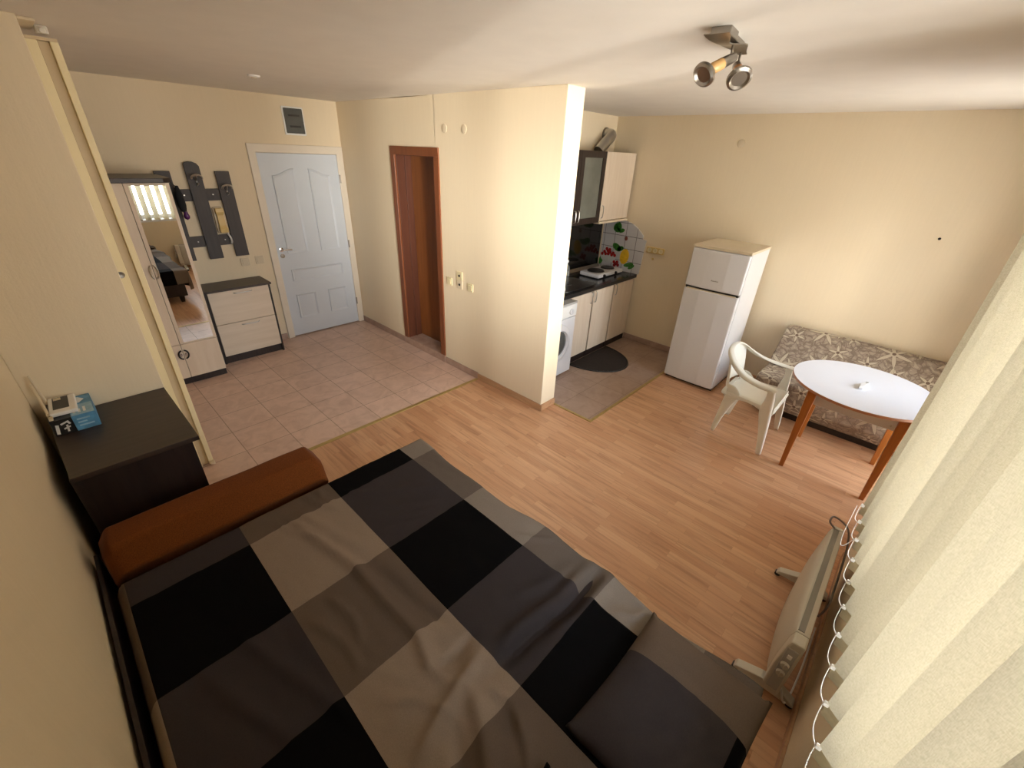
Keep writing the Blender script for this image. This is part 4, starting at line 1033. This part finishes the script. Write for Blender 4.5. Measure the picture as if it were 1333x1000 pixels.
# ------------------------------------------------------------------ kitchen
yk0 = 3.168
def base_unit(x0, x1, label, hand, grp=None):
    r = thing('base_cabinet', ((x0+x1)/2, 3.45, 0), label, 'cabinet', grp)
    MB().box(x0, x1, yk0+.02, YK-.002, .085, .818).build('body', 'wenge', r)
    MB().box(x0, x1, yk0+.022, YK-.002, 0.001, .085).build('plinth', 'wenge', r)
    d = MB().box(x0+.009, x1-.009, yk0, yk0+.019, .090, .812).build('door', 'maple', r, bevel=.001)
    hxp = x1-.035 if hand > 0 else x0+.035
    pull(hxp, yk0, .745, .13, 'z', 'steel', d, .022, r=.005)
base_unit(3.60, 4.025, 'pale kitchen base cabinet right of the washing machine, handle at its right edge', 1)
base_unit(4.035, 4.46, 'middle pale kitchen base cabinet above the dark semicircular mat', -1)
base_unit(4.47, 4.935, 'pale kitchen base cabinet in the corner against the right wall', -1)
wt = tag(MB().box(XP2, XW-.002, 3.152, YK-.002, .822, .862).build('kitchen_worktop', 'black_top', loc=(3.9, 3.4, .84), bevel=.006), 'glossy black kitchen worktop running above the cabinets and washing machine', 'worktop')
r = thing('washing_machine', (3.27, 3.4, 0), 'white front-loading washing machine under the worktop beside the partition end', 'washing machine')
wx0_, wx1_, wy = 2.98, 3.578, 3.065
MB().box(wx0_, wx1_, wy+.02, 3.70, .015, .70).box(wx0_, wx1_, wy+.02, 3.70, .70, .795).build('body', 'enamel', r, bevel=.006)
MB().box(wx0_, wx1_, wy, 3.70, .795, .818).build('lid', 'heater_panel', r, bevel=.004)
MB().box(wx0_+.002, wx1_-.002, wy-.003, wy+.02, .665, .795).build('control_panel', 'white_plastic', r, bevel=.008)
MB().box(wx0_+.002, wx1_-.002, wy+.004, wy+.02, .02, .655).build('front_panel', 'enamel', r, bevel=.006)
MB().lathe([(.032, 0), (.030, .016), (.001, .018)], (3.475, wy-.003, .725), (0, -1, 0), 24).box(3.472, 3.478, wy-.026, wy-.02, .70, .75).build('program_knob', 'enamel', r, smooth=True)
MB().box(3.0, 3.16, wy-.008, wy-.002, .69, .77).build('detergent_drawer', 'white_plastic', r, bevel=.003)
dr = MB().lathe([(.215, 0), (.213, .018), (.19, .042), (.152, .048), (.145, .03), (.14, .02)], (3.27, wy+.004, .415), (0, -1, 0), 48).build('door_ring', 'enamel', r, smooth=True)
MB().lathe([(.145, .018), (.135, .030), (.09, .045), (.001, .050)], (3.27, wy+.004, .415), (0, -1, 0), 40).build('door_glass', 'dark_glass', dr, smooth=True)
for x in (3.03, 3.53): MB().lathe([(.02, 0.0), (.02, .016)], (x, wy+.06, .0015), (0, 0, 1), 12).build('foot', 'black_plastic', r)
# sink and tap
r = thing('kitchen_sink', (3.86, 3.42, .862), 'stainless steel sink set into the black worktop behind the partition', 'sink')
m = MB(); sx0, sx1, sy0_, sy1_ = 3.58, 4.16, 3.225, 3.60
rim = rounded(sx0, sx1, sy0_, sy1_, .05); inn = rounded(sx0+.03, sx1-.03, sy0_+.03, sy1_-.05, .05); bot = rounded(sx0+.06, sx1-.06, sy0_+.06, sy1_-.08, .05)
m.loft([[(p[0], p[1], z) for p in q] for q, z in ((rim, .8625), (rim, .866), (inn, .8655), (inn, .8645), (bot, .8640))], caps=True)
m.build('basin_rim', 'steel', r, smooth=True)
MB().lathe([(.03, 0), (.028, .002), (.001, .001)], (3.87, 3.40, .8642), (0, 0, 1), 20).build('drain', 'chrome', r)
r = thing('kitchen_tap', (3.76, 3.655, .862), 'chrome tap with curved spout behind the kitchen sink', 'tap')
MB().lathe([(.026, 0), (.022, .05), (.018, .07), (.018, .10), (.001, .102)], (3.76, 3.655, .8625), (0, 0, 1), 18).build('body', 'chrome', r, smooth=True)
MB().tube(smoothpath([(3.76, 3.655, .95), (3.77, 3.64, 1.04), (3.82, 3.58, 1.085), (3.875, 3.52, 1.07), (3.895, 3.50, 1.03)]), .011, 10).build('spout', 'chrome', r, smooth=True)
MB().tube([(3.76, 3.655, .965), (3.755, 3.61, .985)], .007, 8).build('lever', 'chrome', r, smooth=True)
r = thing('dish_soap_bottle', (4.15, 3.655, .862), 'clear bottle with white cap standing behind the sink', 'bottle')
MB().lathe([(.030, 0), (.033, .01), (.033, .09), (.026, .12), (.011, .145), (.011, .165)], (4.15, 3.655, .8625), (0, 0, 1), 20).build('bottle_body', 'clear', r, smooth=True)
MB().lathe([(.014, 0), (.014, .022), (.008, .026), (.001, .026)], (4.15, 3.655, 1.0275), (0, 0, 1), 16).build('cap', 'white_plastic', r, smooth=True)
r = thing('glass_jar', (4.03, 3.655, .862), 'small clear jar standing between the tap and the bottle', 'jar')
MB().lathe([(.034, 0), (.038, .01), (.038, .07), (.030, .085), (.030, .095)], (4.03, 3.655, .8625), (0, 0, 1), 20).build('jar_body', 'clear', r, smooth=True)
MB().lathe([(.032, 0), (.032, .012), (.001, .013)], (4.03, 3.655, .9575), (0, 0, 1), 20).build('lid', 'chrome', r, smooth=True)
r = tag(MB().box(3.88, 3.955, 3.625, 3.685, .8665, .895).build('sponge', 'dusk', loc=(3.91, 3.65, .862), bevel=.008), 'dull red sponge lying beside the kitchen tap', 'sponge')
r = thing('white_cup', (3.475, 3.235, .862), 'small white cup on the worktop edge right behind the partition end', 'cup')
MB().lathe([(.028, 0), (.036, .01), (.042, .075), (.039, .075), (.033, .012), (.001, .010)], (3.475, 3.245, .8625), (0, 0, 1), 24).build('cup_body', 'white_plastic', r, smooth=True)
MB().tube(smoothpath([(3.512, 3.23, .925), (3.54, 3.22, .92), (3.545, 3.22, .895), (3.515, 3.232, .882)]), .004, 6).build('handle', 'white_plastic', r, smooth=True)
# hotplate
r = thing('electric_hotplate', (4.60, 3.44, .862), 'white two-burner electric hotplate on the black worktop near the tiled wall', 'hotplate')
MB().box(4.325, 4.875, 3.315, 3.585, .872, .918).build('case', 'enamel', r, bevel=.010)
for x, rad in ((4.47, .095), (4.73, .078)):
    MB().lathe([(rad+.008, 0), (rad+.006, .006), (rad, .008), (rad, .014), (.02, .014), (.018, .011), (.001, .011)], (x, 3.455, .918), (0, 0, 1), 36).build('burner', 'black_plastic', r, smooth=True)
for x in (4.44, 4.70):
    MB().lathe([(.018, 0), (.016, .020), (.001, .021)], (x, 3.315, .892), (0, -1, 0), 16).build('knob', 'black_plastic', r, smooth=True)
for x in (4.36, 4.84):
    for y in (3.35, 3.55): MB().lathe([(.012, 0), (.012, .010)], (x, y, .8625), (0, 0, 1), 10).build('foot', 'black_plastic', r)
# splashbacks
tag(MB().box(XP2+.002, 4.93, YK-.008, YK, .89, 1.47).build('black_splashback', 'black_glass', loc=(3.9, YK-.004, 1.2), bevel=.001), 'glossy black splashback panel behind the sink', 'splashback')
tag(MB().box(4.93, 4.944, YK-.014, YK, .865, 1.455).build('corner_strip', 'ivory_light', loc=(4.94, YK, 1.2), bevel=.001), 'pale vertical strip at the right end of the black splashback', 'strip')
tag(MB().prism([(YK-.03, .8625), (YK-.002, .8625), (YK-.002, .90), (YK-.010, .90)], 'x', XP2+.002, XW-.02).build('worktop_upstand', 'nickel', loc=(3.9, YK, .88)), 'grey upstand strip along the back of the worktop', 'strip')
r = thing('tiled_splashback', (XW, 3.43, 1.16), 'arched white tile splashback painted with fruit on the right kitchen wall', 'splashback')
MB().prism([(3.722, .864), (3.135, .864), (3.108, 1.275), (3.158, 1.285), (3.158, 1.322), (3.20, 1.365), (3.26, 1.41), (3.33, 1.445), (3.40, 1.462), (3.46, 1.468), (3.722, 1.468)], 'x', XW-.010, XW).build('tiles', 'wall_tile', r, bevel=.001)
xt = XW-.0100
def decal(poly, name, mat, lift=.0): MB().prism(poly, 'x', xt-.0012-lift, xt+.0002).build(name, mat, r)
def ell(cy, cz, a, b_, n=20, rot=0, a0=0, a1=2*PI): return [(cy+a*math.cos(a0+(a1-a0)*i/n)*math.cos(rot)-b_*math.sin(a0+(a1-a0)*i/n)*math.sin(rot), cz+a*math.cos(a0+(a1-a0)*i/n)*math.sin(rot)+b_*math.sin(a0+(a1-a0)*i/n)*math.cos(rot)) for i in range(n if a1-a0 > 6 else n+1)]
decal(ell(3.60, 1.015, .115, .085, 24, 0, PI, 2*PI), 'bowl_print', 'bowl', .0002)
m = MB()
for y, z in ((3.69, 1.03), (3.66, 1.06), (3.64, 1.035), (3.61, 1.075), (3.60, 1.04), (3.575, 1.065), (3.55, 1.035), (3.53, 1.06), (3.505, 1.035), (3.585, 1.095), (3.63, 1.10), (3.50, .955), (3.475, .935), (3.455, .96), (3.44, .925), (3.49, .915)):
    MB().prism(ell(y, z, .021, .021, 12), 'x', xt-.0018, xt+.0002).build('cherry_print', 'red', r)
decal(ell(3.365, 1.045, .062, .095, 24, .1), 'lemon_print', 'lemon', .0003)
m = MB()
for y, z, a, b_, q in ((3.49, 1.14, .07, .04, .5), (3.44, 1.13, .05, .03, -.4), (3.53, 1.35, .05, .03, .4), (3.50, 1.39, .05, .035, 1.3), (3.46, 1.345, .045, .025, -.3), (3.545, 1.39, .04, .025, 2.2), (3.29, .955, .07, .026, -.3), (3.25, .935, .05, .02, -.6), (3.70, .95, .03, .06, .3)):
    MB().prism(ell(y, z, a, b_, 14, q), 'x', xt-.0010, xt+.0002).build('leaf_print', 'green', r)
decal(ell(3.38, 1.262, .022, .026, 12), 'berry_print', 'dusk')
# wall cabinets
def glass_unit():
    r = thing('glass_wall_cabinet', (3.86, 3.58, 1.45), 'dark wall cabinet with two frosted glass doors above the sink', 'cabinet')
    x0, x1, z0, z1, yf = 3.42, 4.318, 1.49, 2.19, 3.43
    m = MB(); m.box(x0, x0+.018, yf, YK-.002, z0, z1); m.box(x1-.018, x1, yf, YK-.002, z0, z1); m.box(x0+.018, x1-.018, yf, YK-.002, z0, z0+.018); m.box(x0+.018, x1-.018, yf, YK-.002, z1-.018, z1); m.box(x0+.018, x1-.018, YK-.012, YK-.002, z0+.018, z1-.018); m.box(x0+.018, x1-.018, yf+.03, YK-.012, 1.83, 1.845)
    m.build('body', 'wenge', r)
    xm = (x0+x1)/2
    for a, b_, s in ((x0, xm, 1), (xm, x1, -1)):
        m = MB(); f_ = .062; m.box(a+.002, b_-.002, yf-.02, yf-.001, z0, z0+f_); m.box(a+.002, b_-.002, yf-.02, yf-.001, z1-f_, z1); m.box(a+.002, a+.002+f_, yf-.02, yf-.001, z0+f_, z1-f_); m.box(b_-.002-f_, b_-.002, yf-.02, yf-.001, z0+f_, z1-f_)
        d = m.build('door', 'wenge', r, bevel=.001)
        MB().box(a+f_, b_-f_, yf-.014, yf-.008, z0+f_, z1-f_).build('glass_panel', 'glass_cab', d)
        pull(xm-s*.03, yf-.02, 1.575, .12, 'z', 'steel', d, .022, r=.005)
glass_unit()
r = thing('wall_cabinet', (4.63, 3.58, 1.5), 'pale wall cabinet with extractor hood under it at the right wall', 'cabinet')
MB().box(4.322, 4.945, 3.43, YK-.002, 1.50, 2.19).build('body', 'wenge', r)
d = MB().box(4.326, 4.930, 3.41, 3.429, 1.505, 2.19).build('door', 'maple', r, bevel=.001)
pull(4.355, 3.41, 1.60, .13, 'z', 'steel', d, .022, r=.005)
MB().box(4.322, 4.940, 3.400, YK-.002, 1.472, 1.499).build('extractor_hood', 'ivory_light', r, bevel=.004)
r = thing('exhaust_duct', (4.45, 3.56, 2.19), 'shiny metal exhaust duct rising from the wall cabinet into the corner', 'duct')
MB().tube(smoothpath([(4.50, 3.645, 2.191), (4.60, 3.64, 2.27), (4.70, 3.64, 2.335), (4.735, 3.66, 2.36), (4.74, 3.70, 2.365), (4.74, 3.732, 2.365)], 8), .058, 24).build('pipe', 'steel', r, smooth=True)
MB().lathe([(.069, 0), (.069, .012), (.06, .014)], (4.74, 3.735, 2.365), (0, -1, 0), 24).build('wall_collar', 'nickel', r, smooth=True)
# semicircular mat
mp_ = [(4.095+.400*math.cos(PI+PI*i/40)*1.0, 3.176+.515*math.sin(PI+PI*i/40)) for i in range(41)]
r = thing('floor_mat', (4.07, 2.95, 0), 'dark brown semicircular mat on the kitchen tiles before the base cabinets', 'mat')
MB().prism(mp_, 'z', .0015, .010).build('mat_body', 'mat', r, bevel=.004)
MB().tube([(p[0]*.985+4.095*.015, p[1]*.985+3.176*.015, .010) for p in mp_], .006, 8).build('bound_edge', 'black_plastic', r)

# ------------------------------------------------------------------ ceiling spotlight
r = thing('ceiling_spotlight', (1.98, 1.46, H), 'matt metal ceiling light with two ring-shaped spot heads', 'ceiling light')
d_ = Vector((.955, .10, 0)).normalized(); n_ = Vector((-d_.y, d_.x, 0)); C0 = Vector((1.975, 1.455, 0))
def along(t, w_, z): return C0+d_*t+n_*w_+Vector((0, 0, z))
m = MB(); N = 16; rings = []
for i in range(N+1):
    t = -.19+.38*i/N; hw = .032+.012*math.cos(i/N*2*PI*1.5); zz = H-.030-.010*math.sin(i/N*2*PI)
    rings.append([along(t, -hw, zz), along(t, hw, zz), along(t, hw, zz+.004), along(t, -hw, zz+.004)])
m.loft(rings); m.build('wavy_bracket', 'nickel', r, bevel=.001)
m = MB(); q = [along(-.15, -.035, 0), along(-.05, -.035, 0), along(-.05, .035, 0), along(-.15, .035, 0)]
m.prism([(p.x, p.y) for p in q], 'z', H-.028, H-.0005); m.build('ceiling_box', 'nickel', r, bevel=.003)
m = MB(); q = [along(-.05, -.02, 0), along(.12, -.02, 0), along(.12, .02, 0), along(-.05, .02, 0)]
m.prism([(p.x, p.y) for p in q], 'z', H-.020, H-.0005); m.build('ceiling_box', 'nickel', r, bevel=.003)
def head(base, stem_end, p0, p1, ring_c, ring_ax, ringr):
    MB().tube([base, stem_end], .0045, 8).build('stem', 'nickel', r, smooth=True)
    p0, p1 = Vector(p0), Vector(p1); ax = (p1-p0); L = ax.length
    h_ = MB().lathe([(.001, 0), (.014, .002), (.017, .012), (.019, L*.55), (.019, L*.55)], p0, ax, 18).build('lamp_holder', 'nickel', r, smooth=True)
    MB().lathe([(.0192, 0), (.0196, L*.38), (.012, L*.45)], p0+ax*.55, ax, 18).build('coloured_sleeve', 'amber_wood' if ringr < .0421 else 'copper', h_, smooth=True)
    rc, ra = Vector(ring_c), Vector(ring_ax).normalized()
    prof = [(ringr*.62, .004), (ringr*.8, .012), (ringr, .006), (ringr*1.02, -.004), (ringr*.85, -.010), (ringr*.64, -.006), (ringr*.62, .004)]
    rg = MB().lathe(prof, rc, ra, 32).build('ring_shade', 'nickel', r, smooth=True)
    MB().lathe([(.012, -.040), (ringr*.35, -.025), (ringr*.61, -.002), (.001, .001)], rc, ra, 24).build('bulb', 'enamel', rg, smooth=True)
head((1.965, 1.44, 2.522), (1.945, 1.43, 2.478), (1.975, 1.425, 2.488), (1.885, 1.47, 2.440), (1.862, 1.482, 2.422), (-.75, .15, -.55), .042)
head((2.11, 1.46, 2.522), (2.085, 1.45, 2.475), (2.085, 1.455, 2.480), (2.02, 1.415, 2.440), (1.995, 1.40, 2.422), (-.55, -.5, -.65), .0445)
